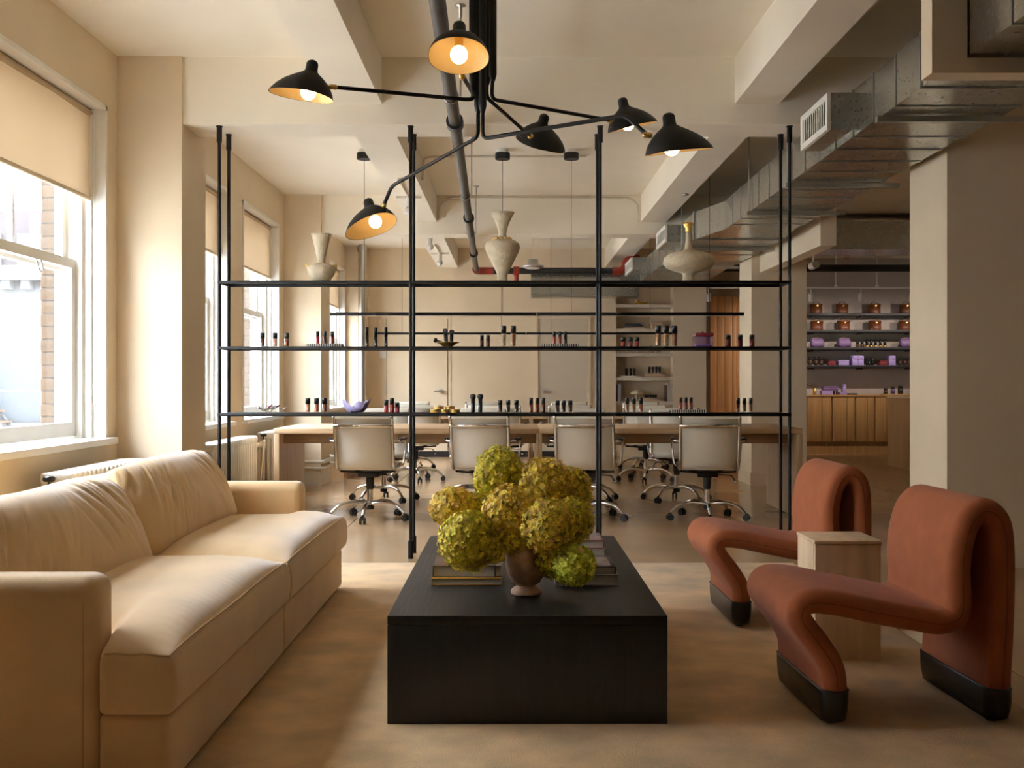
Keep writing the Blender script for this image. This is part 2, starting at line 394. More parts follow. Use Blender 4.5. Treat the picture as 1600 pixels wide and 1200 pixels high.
# masonry reveal outside, brick by brick
br = None
for k in (1, 2, 3, 5):
    b = WIN[k][1]
    MB().box(OUTX-.002, -2.80, b-.030, b+.01, SILL-.02, HEAD).build('mortar_bed', 'mortar', wl)
    for i in range(27):
        z = SILL-.02+i*.079
        m = MB().rbox(OUTX-.004, -2.798, b-.036, b-.02, 0, .070, .003, 1)
        if br is None:
            br = m.build('brick', 'brick', wl); br.location = Vector((0, 0, z)); base = b
        else: piece(br, wl, (random.uniform(-.004, .004), b-base, z-br.location.z))
    
# doors in the back wall
def door(n, x0, x1, label, handle_x, lever, recess):
    d = thing('door_%d' % n, ((x0+x1)/2, BW, 0), kind=S, label=label); H = 2.12; t = .045
    if recess:
        fr = MB().box(x0-t, x0, BW-.03, BW, 0, H+t).box(x1, x1+t, BW-.03, BW, 0, H+t).box(x0, x1, BW-.03, BW, H, H+t)
        fr.build('door_frame', 'wall', d)
        MB().box(x0+.004, x1-.004, BW-.008, BW-.002, .01, H-.004).build('door_leaf', 'doorpaint', d)
    else:
        MB().box(x0-.004, x0, BW-.006, BW, 0, H).box(x1, x1+.004, BW-.006, BW, 0, H).box(x1+.05, x1+.056, BW-.006, BW, 0, H).build('door_gap', 'joint', d)
        MB().box(x0, x1, BW-.012, BW, .01, H).build('door_leaf', 'wall', d)
    h = MB().cyl((handle_x, BW-.02, 1.01), (handle_x, BW-.045, 1.01), .035, n=20); h.tube(bend([(handle_x, BW-.04, 1.01), (handle_x, BW-.09, 1.01), (handle_x+lever, BW-.09, 1.005)], .02, 4), .012, 8)
    h.build('door_handle', 'steel', d)
    hx = x0 if lever < 0 else x1
    for z in (1.03, 1.85, .25): MB().cyl((hx, BW-.02, z-.05), (hx, BW-.02, z+.05), .010, n=8).build('hinge', 'steel', d)
door(1, -1.925, -.99, 'flush beige door with silver lever in the back wall', -1.08, -.11, False)
door(2, .40, 1.165, 'framed beige door in the back wall with lever handle', .49, .11, True)
tag(MB().box(.965, 1.03, BW-.03, BW-.002, 2.22, 2.29).build('wall_sensor', 'wall'), 'small square cream box above the framed door', 'sensor')
tag(MB().box(-2.03, -1.93, BW-.02, BW-.002, 1.52, 1.64).build('wall_notice', 'white'), 'small white notice on the wall left of the flush door', 'notice')
# outside: the street
def building(loc, label, w, d, z0, z1, wallm, cols, rows, ww, wh, zfirst, zstep, cornice):
    x, y = loc; t = thing('building', (x, y, z0), label, 'building')
    MB().box(x-w/2, x+w/2, y, y+d, z0, z1).build('wall', wallm, t)
    for i in range(cols):
        for j in range(rows):
            cx = x-w/2+w*(i+.5)/cols; cz = zfirst+j*zstep
            fr = MB().box(cx-ww/2-.12, cx+ww/2+.12, y-.10, y, cz-.14, cz+wh+.14).build('window', 'outwhite', t)
            MB().box(cx-ww/2, cx+ww/2, y-.115, y-.10, cz, cz+wh*.49).box(cx-ww/2, cx+ww/2, y-.115, y-.10, cz+wh*.52, cz+wh).build('pane', 'outglass', fr)
    for (za, zb, out) in cornice:
        MB().box(x-w/2-out, x+w/2+out, y-out, y+.1, za, zb).build('cornice', 'outwhite', t)
        for i in range(int(w/.5)):
            MB().box(x-w/2+i*.5, x-w/2+i*.5+.22, y-out*.7, y, za-.22, za).build('bracket', 'outwhite', t)
    return t
b1 = building((-13.2, 27), 'pale building across the street with a row of windows and cornice', 7.0, 6, -9, 4.05, 'outwhite', 4, 3, 1.0, 1.9, -6.4, 3.2, [(3.7, 4.05, .45), (-.2, .15, .3), (-3.6, -3.3, .3)])
b2 = building((-16.8, 36), 'taller pink-brown house behind the white building', 8.0, 8, -9, 6.9, 'outpink', 4, 1, 1.2, 1.0, 5.0, 3.2, [(4.55, 4.8, .2)])
b3 = thing('building', (-17, -5, -9), 'long pale row of houses added out of view across the street to shape the daylight', 'building')  # unseen row, added to block low sky and bounce daylight into the room
MB().box(-20, -15, -35, 24, -9, 8.6).build('wall', 'rowstone', b3)
MB().box(-20, -14.6, -35, 24, 8.6, 9.1).build('cornice', 'rowstone', b3)
for j in range(4):
    for i in range(13):
        y = -33+i*4.2; z = -6.6+j*3.8
        q = MB().box(-15, -14.93, y, y+1.3, z, z+2.1).build('window', 'outwhite', b3); MB().box(-14.93, -14.91, y+.1, y+1.2, z+.1, z+2.0).build('pane', 'outglass', q)
fe = b1
tag(MB().box(-90, OUTX-.6, -60, 120, -9.3, -9).build('street', 'pavement'), 'street plane added out of view far below the windows to dim light from below', 'street', kind='structure')  # unseen ground, added so less skylight reaches the ceiling from below
for sgn in (0, 1):
    MB().tube([(-13.9, 26.2+sgn*.5, 2.0), (-11.2, 26.2+sgn*.5, -1.6)], .05, 6).build('stair_stringer', 'outgrey', fe)
for i in range(14):
    q = i/14; MB().box(-13.9+2.7*q-.14, -13.9+2.7*q+.14, 26.2, 26.7, 2.0-3.6*q-.03, 2.0-3.6*q+.02).build('stair_tread', 'brick', fe)

# ================================================================== THE LOUNGE
MB().rbox(-2.0, 1.745, 1.9, 6.66, .001, .014, .006, 1).build('area_rug', 'rug', label='large tan wool rug under the sofa and coffee table', cat='rug')
RZ = .014
# ---- coffee table
ct = thing('coffee_table', (.05, 4.42, RZ), 'low black wooden block coffee table', 'coffee table')
cx0, cx1, cy0, cy1, cz = -.406, .506, 3.497, 5.337, .366
MB().rbox(cx0, cx1, cy0, cy1, cz-.03, cz, .0025, 1).build('tabletop', 'ebonytop', ct)
MB().rbox(cx0, cx1, cy0, cy0+.03, RZ, cz-.0305, .0025, 1).build('front_panel', 'ebony', ct)
MB().rbox(cx0, cx1, cy1-.03, cy1, RZ, cz-.0305, .0025, 1).build('back_panel', 'ebony', ct)
MB().rbox(cx0, cx0+.03, cy0+.0305, cy1-.0305, RZ, cz-.0305, .0025, 1).build('side_panel', 'ebony', ct)
MB().rbox(cx1-.03, cx1, cy0+.0305, cy1-.0305, RZ, cz-.0305, .0025, 1).build('side_panel', 'ebony', ct)

# ---- sofa (runs along y, faces +x)
sf = thing('sofa', (-1.45, 4.36, RZ), 'long tan velvet two-cushion sofa under the windows', 'sofa')
SY0, SY1, SM = 2.88, 5.84, 4.36
def sstep(a, b, x):
    t = max(0, min(1, (x-a)/(b-a))); return t*t*(3-2*t)
def nz(p, s): return noise.noise(Vector(p)*s)
# base: two upholstered sections meeting in the middle
for (a, b) in ((SY0+.004, SM-.003), (SM+.003, SY1-.004)):
    MB().rbox(-1.112, -.922, a, b, RZ+.012, .232, .022, 3, (4, 10, 2)).build('base', 'sofa', sf)
def arm_fn(w, q, h):
    # front softly rounded, slightly crowned
    u = q.y/h[1]; w = w.copy()
    if q.z > h[2]*.5: w.z += .008*(1-u*u)
    return w
for (a, b) in ((SY0, SY0+.150), (SY1-.150, SY1)):
    ar = MB().rbox(-1.94, -1.115, a, b, RZ+.012, .592, .045, 5, (8, 2, 4), arm_fn).build('arm', 'sofa', sf)
    yy = a+.0 if a < 4 else a
    MB().tube(bend([(-1.94, yy+.003, .550), (-1.150, yy+.003, .550), (-1.150, yy+.001, .04)], .02, 3), .0022, 5).build('seam', 'seam', ar)
MB().rbox(-1.95, -1.72, SY0+.01, SY1-.01, .20, .700, .05, 4, (2, 20, 4), lambda w, q, h: (w.x-.06*(w.z-.2), w.y, w.z+.004*math.sin(w.y*7))).build('back_frame', 'sofa', sf)
ARM_IN = .152
def seat_fn(near):
    def fn(w, q, h):
        x, y, z = w
        # notch round the arm (T-shaped cushion)
        t = sstep(-1.055, -1.105, x) if False else 1-sstep(-1.135, -1.095, x)
        if near:
            e0 = SY0-.02; e1 = SY0+ARM_IN+.006; f = (y-e0)/(SM-e0); lo = e0+(e1-e0)*t; y = lo+f*(SM-.002-lo)
        else:
            e0 = SY1+.02; e1 = SY1-ARM_IN-.006; f = (y-SM)/(e0-SM); hi = e0+(e1-e0)*t; y = SM+.002+f*(hi-SM-.002)
        u = q.x/h[0]; v = q.y/h[1]; top = max(0, q.z/h[2])
        z += top*(.074*(1-u**6)*(1-abs(v)**5) + .004*nz((x*1.5, y*1.5, 3), 1.6))
        # gathers along the front edge and the ends
        edge = sstep(.55, 1.0, u)
        z += top*edge*.0010*math.sin(y*130+4*nz((x*3, y*2, 1), 2))*sstep(-.2, .6, nz((y*2.2, 0, 5), 1.3)+.3)
        en = sstep(.75, 1.0, abs(v)); z += top*en*.0015*math.sin(x*60+5*nz((x*2, y*2, 7), 2))
        x += .012*(1-(q.z/h[2])**2)*sstep(.9, 1.0, u)
        x += .010*nz((0, y*1.3, 9), 1)*sstep(.8, 1, u)
        return (x, y, z)
    return fn
for near in (True, False):
    a, b = (SY0-.02, SM) if near else (SM, SY1+.02)
    cu = MB().rbox(-1.62, -.905, a, b, .234, .395, .022, 3, (46, 90, 4), seat_fn(near)).build('seat_cushion', 'sofa', sf)
    fnn = seat_fn(near); h = (.3575, (b-a)/2, .0805); mid = Vector((-1.2625, (a+b)/2, .3145)); pts = []
    for i in range(61):
        q = Vector((h[0]-.010, -h[1]+.012+(2*h[1]-.024)*i/60, h[2]-.002)); pts.append(Vector(fnn(mid+q, q, h))+Vector((.002, 0, .0015)))
    end = []
    for i in range(8):
        q = Vector((h[0]-.012-.17*(7-i)/7, (-h[1]+.012) if near else (h[1]-.012), h[2]-.002)); end.append(Vector(fnn(mid+q, q, h))+Vector((0, 0, .0015)))
    pts = end+pts if near else pts+end[::-1]
    MB().tube(pts, .0026, 5).build('seam', 'seam', cu)
# loose back cushions, leaning, with pulled wrinkles
def back_fn(a, b, seed):
    def fn(w, q, h):
        v = q.y/h[1]; u = q.z/h[2]; fr = q.x/h[0]          # fr=+1 is the sitter's side
        thick = (.40+.60*math.sqrt(max(0, 1-((u+1)/2)**2.4)))*(1-.42*abs(v)**6)
        x = q.x*thick
        x += .035*max(0, fr)*(1-v*v)*(1-u*u)
        # folds pulled from the upper corners: irregular, soft, dying out towards the bottom
        def fold(vv, uu, k, sh):
            n0 = noise.noise(Vector((vv*k+uu*1.5*sh+seed, uu*.55, seed*1.7)))
            return max(0, 1-abs(n0)*3.2)**2
        side = sstep(.05, .85, abs(v)); sg = math.copysign(1, v)
        amp = (.004+.021*side)*(.25+.75*sstep(-1.0, .4, u))*max(0, .55+1.1*noise.noise(Vector((v*1.6+seed*3, u*.7, 4))))
        x -= max(0, fr)*amp*(fold(v, u, 6.5, sg)+.55*fold(v+3, u, 13, sg))
        x += max(0, fr)*.006*noise.noise(Vector((v*2.2+seed, u*1.1, seed*2)))
        y = q.y*(1-.035*u*sstep(.2, 1, u)+.012*(1-u*u))
        z = q.z*(1-.05*abs(v)**4)+.012*math.cos(v*1.5)
        # lean
        th = R(20); c, s2 = math.cos(th), math.sin(th)
        X = x*c - z*s2; Z = x*s2 + z*c
        return (-1.575+X, (a+b)/2+y, (.552 if a < 4 else .580)+Z)
    return fn
for (a, b, sd) in ((SY0+.16, SM+.008, 3.1), (SM-.008, SY1-.17, 8.7)):
    h = (.115, (b-a)/2, .205)
    MB().rbox(-h[0], h[0], -h[1], h[1], -h[2], h[2], .05, 4, (4, 110, 30), back_fn(a, b, sd)).build('back_cushion', 'sofa', sf)

# ---- ribbon armchairs
def band_chair():
    t = thing('lounge_chair', (0, 0, 0))
    prof = [(.055,.02),(.055,.115),(.045,.19),(.000,.262),(-.045,.318),(-.067,.362),(-.040,.400),(.05,.398),(.20,.368),(.34,.343),(.412,.332),(.466,.350),(.481,.402),(.477,.50),(.488,.588),(.514,.660),(.557,.694),(.601,.676),(.624,.62),(.630,.48),(.625,.30),(.614,.115),(.612,.02)]
    P = spline([(x*.965, 0, z) for (x, z) in prof], 7)
    HW = .275
    def cross(th, hw, n=8):
        # rounded slab section: (a across thickness, b along width)
        r = th*.92; pts = []
        for (sb) in (1, -1):
            for i in range(n+1):
                a = math.pi/2-math.pi*i/n if sb > 0 else -math.pi/2-math.pi*i/n
                pts.append((th*math.sin(a), sb*(hw-r)+r*math.cos(a)))
        return pts
    def sweep(path, th, hw, mb):
        cs0 = cross(1, 1); rings = []; m = len(path)
        for i, p in enumerate(path):
            tg = (path[min(i+1, m-1)]-path[max(i-1, 0)]).normalized(); nrm = Vector((-tg.z, 0, tg.x)); k = i/(m-1)
            cs = cross(th, hw)
            rings.append([p+nrm*a+Vector((0, b, 0)) for (a, b) in cs])
        n = len(rings[0]); vs = [q for r_ in rings for q in r_]; fs = []
        for i in range(m-1):
            for k in range(n): fs.append((i*n+k, i*n+(k+1) % n, (i+1)*n+(k+1) % n, (i+1)*n+k))
        mb.add(vs, fs, True); mb.add(vs, [tuple(range(n)), tuple(reversed(range((m-1)*n, m*n)))], False)
        return mb
    body = [p for i, p in enumerate(P)]
    up = sweep(body[6:-6], .041, HW, MB()).build('upholstered_ribbon', 'rust', t)
    for sgn in (-1, 1):
        pts = []
        path = body[6:-6]
        for i, p in enumerate(path):
            pts.append(p+Vector((0, sgn*(HW+.0005), 0)))
        MB().tube(pts, .0016, 5).build('side_seam', 'ruststitch', up)
    for x, nm in ((.053, 0), (.5915, 1)):
        bt = MB(); rings = []
        def ring(th, hw, z, xo=0):
            return [Vector((x+xo+a, b, z)) for (a, b) in cross(th, hw, 8)]
        lv = [(.032, HW-.03, .011), (.041, HW-.012, .018), (.0455, HW-.001, .05), (.0475, HW+.004, .085), (.047, HW+.004, .112), (.044, HW+.002, .118), (.039, HW-.004, .118)]
        rs = [ring(*l) for l in lv]; n = len(rs[0]); vs = [q for r_ in rs for q in r_]; fs = []
        for i in range(len(rs)-1):
            for k in range(n): fs.append((i*n+k, i*n+(k+1) % n, (i+1)*n+(k+1) % n, (i+1)*n+k))
        bt.add(vs, [tuple(reversed(f)) for f in fs], True); bt.add(vs, [tuple(range(n))], False)
        b = bt.build('leather_boot', 'leather', t)
        MB().tube([Vector((x+a*1.0, bb, .117)) for (a, bb) in cross(.046, HW+.003, 8)], .004, 6, closed=True).build('piping', 'leather', b)
        for yy in (-.20, .20): MB().cyl((x, yy, 0), (x, yy, .03), .017, n=12).build('foot', 'rubber', b)
    return t
ch = band_chair(); ch.location = (.98, 3.72, RZ); ch.rotation_euler.z = R(2.5)
tag(ch, 'rust orange ribbon-shaped lounge chair nearest the camera', 'armchair', 'pair of ribbon lounge chairs')
c2 = copy_tree(ch); c2.location = (.985, 5.13, RZ); c2.rotation_euler.z = R(1.0); c2['label'] = 'rust orange ribbon-shaped lounge chair beyond the stone side table'

# ---- travertine side table: five slabs
tv = thing('side_table', (1.34, 4.43, RZ), 'square travertine pedestal side table between the armchairs', 'side table')
x0, x1, y0, y1, H = 1.212, 1.474, 4.297, 4.562, .494
MB().rbox(x0-.004, x1+.004, y0-.004, y1+.004, H-.014, H, .002, 1).build('top_slab', 'travertine', tv)
MB().rbox(x0, x1, y0, y0+.02, RZ, H-.0145, .002, 1).build('side_slab', 'travertine', tv)
MB().rbox(x0, x1, y1-.02, y1, RZ, H-.0145, .002, 1).build('side_slab', 'travertine', tv)
MB().rbox(x0-.002, x0+.02, y0+.0205, y1-.0205, RZ, H-.0145, .002, 1).build('side_slab', 'travertine', tv)
MB().rbox(x1-.02, x1+.002, y0+.0205, y1-.0205, RZ, H-.0145, .002, 1).build('side_slab', 'travertine', tv)

# ---- books on the coffee table
def book(x0, x1, y0, y1, z0, z1, cover, label, spine='left', cloth=.003, rot=0):
    t = thing('book', ((x0+x1)/2, (y0+y1)/2, z0), label, 'book')
    c = MB().rbox(x0, x1, y0, y1, z0, z0+cloth, .001, 1).rbox(x0, x1, y0, y1, z1-cloth, z1, .001, 1)
    if spine == 'left': c.rbox(x0, x0+cloth, y0, y1, z0, z1, .001, 1)
    elif spine == 'right': c.rbox(x1-cloth, x1, y0, y1, z0, z1, .001, 1)
    else: c.rbox(x0, x1, y0, y0+cloth, z0, z1, .001, 1)
    c.build('cover', cover, t)
    i = .004
    MB().box(x0+(cloth if spine == 'left' else i), x1-(cloth if spine == 'right' else i), y0+(cloth if spine == 'front' else i), y1-i, z0+cloth, z1-cloth).build('page_block', 'paper', t)
    t.rotation_euler.z = R(rot)
    return t
for nm, c in (('ochre_cloth', (.46, .23, .02)), ('umber_print', (.10, .048, .030)), ('photo_print', (.16, .13, .11)), ('black_cover', (.016, .015, .015)), ('grey_cover', (.24, .235, .23)), ('red_cover', (.22, .02, .03)), ('taupe_print', (.27, .19, .16))):
    M[nm] = mat(nm, c, .4, var=.5 if 'print' in nm else 0, scale=20)
TZ = cz
bx = lambda px, D: (px-800)*D/F
book(bx(674.5, 4.05), bx(784, 4.05), 4.03, 4.30, TZ, TZ+.026, 'ochre_cloth', 'ochre cloth book at the bottom of the left stack')
book(bx(676, 4.05), bx(774, 4.05), 4.05, 4.29, TZ+.026, TZ+.070, 'umber_print', 'thick dark brown book on top of the ochre one')
book(bx(774.5, 4.11), bx(784, 4.11), 4.06, 4.28, TZ+.026, TZ+.068, 'photo_print', 'slim photo-covered book beside the thick brown one')
book(bx(867, 4.05), bx(966, 4.05), 4.02, 4.28, TZ, TZ+.041, 'grey_cover', 'pale grey boxed book under the right stack')
book(bx(885, 4.05), bx(962, 4.05), 4.04, 4.29, TZ+.041, TZ+.067, 'black_cover', 'black covered book lying on the grey box', 'right')
book(bx(880, 4.85), bx(942, 4.85), 4.72, 4.98, TZ, TZ+.030, 'paper', 'cream paperback under the red-spined book')
book(bx(878, 4.85), bx(940, 4.85), 4.73, 4.97, TZ+.030, TZ+.066, 'red_cover', 'red-spined book at the back of the right stack', 'right')
MB().box(bx(882, 4.85), bx(937, 4.85), 4.735, 4.965, TZ+.0662, TZ+.0668).build('dust_jacket', 'taupe_print', label='printed picture jacket on the red-spined book', cat='book jacket')
MB().box(bx(930, 4.1), bx(953, 4.1), 4.06, 4.26, TZ+.0672, TZ+.0684).build('picture_card', 'taupe_print', label='printed picture card on the black book', cat='card')
for k, (px, lb) in enumerate(((699.5, 'left of three pale wooden pegs standing on the brown book'), (708, 'middle pale wooden peg on the brown book'), (716, 'right pale wooden peg half hidden by flowers'))):
    p = W(px, 880, 4.13+.012*k); zb = TZ+.070
    t = thing('wooden_peg', (p.x, p.y, zb), lb, 'wooden peg', 'wooden pegs on the books')
    MB().lathe([(.0105, 0), (.0105, .004), (.009, .006), (.009, .062), (.0075, .066), (.001, .067)], (p.x, p.y, zb), 14).build('shaft', 'oakv', t)
    MB().lathe([(.0115, .002), (.0115, .006)], (p.x, p.y, zb), 14).build('foot_ring', 'brass', t)

# ---- terracotta urn with hydrangeas
ux, uy = .050, 3.86
un = thing('urn', (ux, uy, TZ), 'aged terracotta footed urn holding the hydrangeas', 'vase')
MB().lathe([(.001, .034), (.034, .033), (.052, .045), (.067, .075), (.074, .11), (.072, .145), (.058, .168), (.056, .172), (.060, .182), (.064, .186), (.058, .186), (.050, .172), (.055, .14), (.05, .08), (.02, .05), (.001, .048)], (ux, uy, TZ), 36).build('bowl', 'terracotta', un)
MB().lathe([(.001, 0), (.050, 0), (.054, .006), (.054, .014), (.047, .022), (.036, .028), (.033, .036), (.001, .036)], (ux, uy, TZ), 36).build('foot', 'terracotta', un)
hm = bpy.data.materials.new('hydrangea_petal'); hm.use_nodes = True; nt = hm.node_tree; pb = nt.nodes['Principled BSDF']; pb.inputs['Roughness'].default_value = .6
at = nt.nodes.new('ShaderNodeVertexColor'); at.layer_name = 'tint'; nt.links.new(at.outputs['Color'], pb.inputs['Base Color'])
pb.inputs['Subsurface Weight'].default_value = 0.0
stemm = mat('green_stem', (.40, .35, .04), .6)
M['stem'] = stemm
heads = [  # px, py, radius px, D, tall, warmth, label
 (780, 742, 39, 4.12, 1.12, .05, 'tall green hydrangea head at the top of the bouquet'),
 (850, 760, 44, 4.08, 1.0, .75, 'ochre hydrangea head at the upper right, below the top one'),
 (893, 768, 32, 4.20, 1.15, .35, 'hydrangea head at the back right edge of the bouquet'),
 (708, 792, 36, 4.02, .85, .85, 'bronze hydrangea head sticking out furthest left'),
 (796, 802, 41, 3.86, 1.1, .85, 'bronze hydrangea head in the centre of the bouquet'),
 (856, 822, 42, 3.76, 1.0, .55, 'large round yellow-ochre hydrangea head right of centre'),
 (732, 845, 47, 3.80, 1.0, .25, 'large yellow-green hydrangea head hanging over the left books'),
 (897, 814, 31, 3.96, 1.2, .2, 'green hydrangea head at the right edge above the books'),
 (806, 840, 29, 3.84, .95, .6, 'small hydrangea head right above the urn rim'),
 (866, 870, 33, 3.82, 1.0, .1, 'green hydrangea head drooping beside the urn'),
 (898, 883, 32, 3.74, .98, -.45, 'bright lime hydrangea head lowest at the right'),
 (752, 800, 32, 4.05, 1.0, .1, 'shadowed hydrangea head between the left and centre ones'),
 (832, 795, 32, 4.05, 1.0, .6, 'hydrangea head tucked behind the centre ones'),
 (772, 858, 24, 4.02, .9, .3, 'small hydrangea head low behind the urn rim'),
]
def lerp3(a, b, t): return tuple(a[i]+(b[i]-a[i])*t for i in range(3))
GRN, OCH, PNK, LIM = (.62, .57, .030), (.90, .64, .085), (.74, .43, .19), (.74, .80, .09)
for hi, (px, py, rp, D, tall, warm, lb) in enumerate(heads):
    c = W(px, py, D); rad = rp*D/F
    t = thing('hydrangea', (ux, uy, TZ+.17), lb, 'flower', 'hydrangea stems in the urn')
    rng = random.Random(100+hi); m = MB(); cols = []
    N = int(1500*(rad/.1)**2)
    big = 1.25 if warm < 0 else 1.0
    for i in range(N):
        z = 1-2*(i+.5)/N; a = i*2.39996323+rng.uniform(-.3, .3); rr = math.sqrt(max(0, 1-z*z))
        d = Vector((rr*math.cos(a), rr*math.sin(a), z+rng.uniform(-.06, .06))).normalized()
        lump = 1+.10*noise.noise(d*2.3+Vector((hi*3, 0, 0)))+.07*noise.noise(d*6+Vector((hi, 0, 0)))
        ctr = c+Vector((d.x*rad, d.y*rad, d.z*rad*tall))*lump*rng.uniform(.80, 1.04)
        nrm = (d+Vector((rng.uniform(-.45, .45), rng.uniform(-.45, .45), rng.uniform(-.35, .45)))).normalized()
        e1 = nrm.orthogonal().normalized(); e2 = nrm.cross(e1); ph = rng.uniform(0, 6.28)
        w = max(0, min(1, warm+.45*noise.noise(d*1.7+Vector((0, hi, 0)))+rng.uniform(-.3, .3)))
        base = lerp3(LIM if warm < 0 else GRN, OCH, w)
        if rng.random() < .16*max(0, warm)+.03: base = lerp3(base, PNK, .7)
        g = rng.uniform(.70, 1.35); colr = tuple(min(1, q*g) for q in base)
        L = rng.uniform(.0080, .0115)*big
        for k in range(4):
            b = ph+k*math.pi/2+rng.uniform(-.15, .15); u = e1*math.cos(b)+e2*math.sin(b); v = nrm.cross(u); cup = rng.uniform(.15, .6)
            p0 = ctr; p1 = ctr+u*L*.55+v*L*.42+nrm*L*cup*.35; p2 = ctr+u*L*1.05+nrm*L*cup*.75; p3 = ctr+u*L*.55-v*L*.42+nrm*L*cup*.35
            m.add([p0, p1, p2, p3], [(0, 1, 2, 3)], False); cols += [colr]*4
    fl_ = m.build('flower_head', hm, t); fl_['kind'] = 'stuff'
    ca = fl_.data.color_attributes.new('tint', 'FLOAT_COLOR', 'POINT')
    buf = []
    for q in cols: buf += [q[0], q[1], q[2], 1.0]
    ca.data.foreach_set('color', buf)
    MB().sphere(c, rad*.80, 16, tall).build('flower_core', 'stem', t)
    MB().tube(spline([(ux+(c.x-ux)*.15, uy+(c.y-uy)*.15, TZ+.10), (ux+(c.x-ux)*.25, uy+(c.y-uy)*.25, TZ+.185), (c+Vector((ux, uy, TZ+.2)))/2+Vector((0, 0, .02)), c], 5), .004, 6).build('stem', 'stem', t)

# ================================================================== SIX-ARM CEILING LAMP
LX, LD = -.128, 4.5
lamp = thing('ceiling_lamp', (LX, LD, CEIL), 'black six-arm ceiling lamp with swivelling dome shades', 'ceiling lamp')
MB().lathe([(.001, 0), (.085, 0), (.085, -.03), (.07, -.045), (.001, -.045)][::-1], (LX, LD, CEIL), 28).build('canopy', 'lampblack', lamp)
def shade_head(pos, u, w, name, knuckle):
    "dome shade: pos = centre of the rim, u = lip direction, w = up through the nub"
    w = Vector(w).normalized(); u = Vector(u); u = (u-w*u.dot(w)).normalized(); v = w.cross(u)
    Mx = Matrix((( u.x, v.x, w.x, pos.x), (u.y, v.y, w.y, pos.y), (u.z, v.z, w.z, pos.z), (0, 0, 0, 1)))
    def warp(p):
        x, y, z = p; r = math.hypot(x, y)
        if x > 0: x *= 1+.75*(r/.105)**1.1*.62
        else: x *= .96
        y *= 1.0+.06*max(0, x)/.1
        z += -.16*max(0, x)*(r/.105)*.35+.06*max(0, -x)*-.4
        return (x, y, z)
    prof = [(.105, 0), (.101, .014), (.092, .034), (.076, .056), (.056, .074), (.036, .088), (.026, .096), (.0235, .104), (.023, .128), (.019, .137), (.010, .142), (.0005, .143)]
    s = MB().lathe(prof, (0, 0, 0), 40, warp, False).xf(Mx).build('lamp_shade', 'lampblack', lamp)
    ip = [(.1035, .0005), (.0985, .014), (.0895, .033), (.0735, .0545), (.054, .072), (.034, .085), (.0005, .090)]
    MB().lathe(ip, (0, 0, 0), 40, warp, False).xf(Mx).build('shade_lining', 'lining', s)
    MB().sphere((0, 0, .016), .031, 20, 1.05).xf(Mx).build('bulb', 'bulb', s)
    MB().cyl((0, 0, .044), (0, 0, .085), .014, n=14).xf(Mx).build('socket', 'brass', s)
    k = Vector(knuckle)
    MB().lathe([(.001, -.018), (.009, -.016), (.012, -.006), (.009, .001), (.012, .006), (.009, .018), (.001, .02)], (0, 0, 0), 14).xf(Matrix.Translation(k) @ (pos+w*.05-k).to_track_quat('Z', 'Y').to_matrix().to_4x4()).build('swivel', 'brass', s)
    # maker's lettering inside the rim, a few illegible printed lines
    lab = MB()
    for (q, ln) in ((.082, .030), (.088, .034), (.0945, .026)):
        lab.box(-q-.0012, -q+.0012, -ln/2, ln/2, .034-(q-.082)*1.25, .035-(q-.082)*1.25)
    lab.xf(Mx).build('printed_label', 'oakdark', s)
def rod(pts, r=.0085, rb=.03):
    MB().tube(bend(pts, rb, 5), r, 8).build('arm', 'lampblack', lamp)
def stem(px, y1, D):
    a = W(px, 0, D); b = W(px, y1, D)
    MB().cyl((a.x, D, CEIL-.03), (a.x, D, b.z), .0165, n=14).lathe([(.0165, 0), (.014, -.012), (.009, -.03), (.001, -.031)][::-1], (a.x, D, b.z), 14).build('stem_tube', 'lampblack', lamp); return b
# arms: the stem each hangs from, then the way points to its shade
st = stem(739, 126, 4.46); k = W(521, 136, 4.28); rod([st, W(739, 155, 4.46), W(728, 155.5, 4.455), k]); shade_head(W(481, 150, 4.26), (-1, -.15, .10), (.16, -.02, 1), 'left', k)
st = stem(746, 118, 4.52); k = W(722, 117, 3.86); rod([st, W(741, 150, 4.5), k]); shade_head(W(717, 92, 3.74), (0, -.97, .22), (0, .24, .97), 'front', k)
st = stem(747, 165, 4.48); k = W(599, 322, 5.02); rod([st, W(747, 214, 4.48), W(612, 291, 4.98), k]); shade_head(W(588, 351, 5.06), (-.94, -.1, -.33), (-.33, .30, .90), 'low', k)
st = stem(761, 122, 4.56); k = W(829, 213, 5.0); rod([st, W(760, 152, 4.56), k]); shade_head(W(838, 223, 5.13), (.75, .55, -.2), (.28, -.45, .85), 'rear', k)
st = stem(770, 116, 4.52); k = W(954, 188, 5.1); rod([st, W(768, 155, 4.52), k]); shade_head(W(982, 199, 5.15), (.84, .42, .18), (-.25, -.17, .96), 'right far', k)
st = stem(754, 165, 4.44); k = W(1011, 211, 4.02); rod([st, W(754, 217, 4.44), W(977, 180, 4.08), k]); shade_head(W(1050, 237, 4.02), (.97, -.18, .06), (-.13, -.15, .98), 'right near', k)

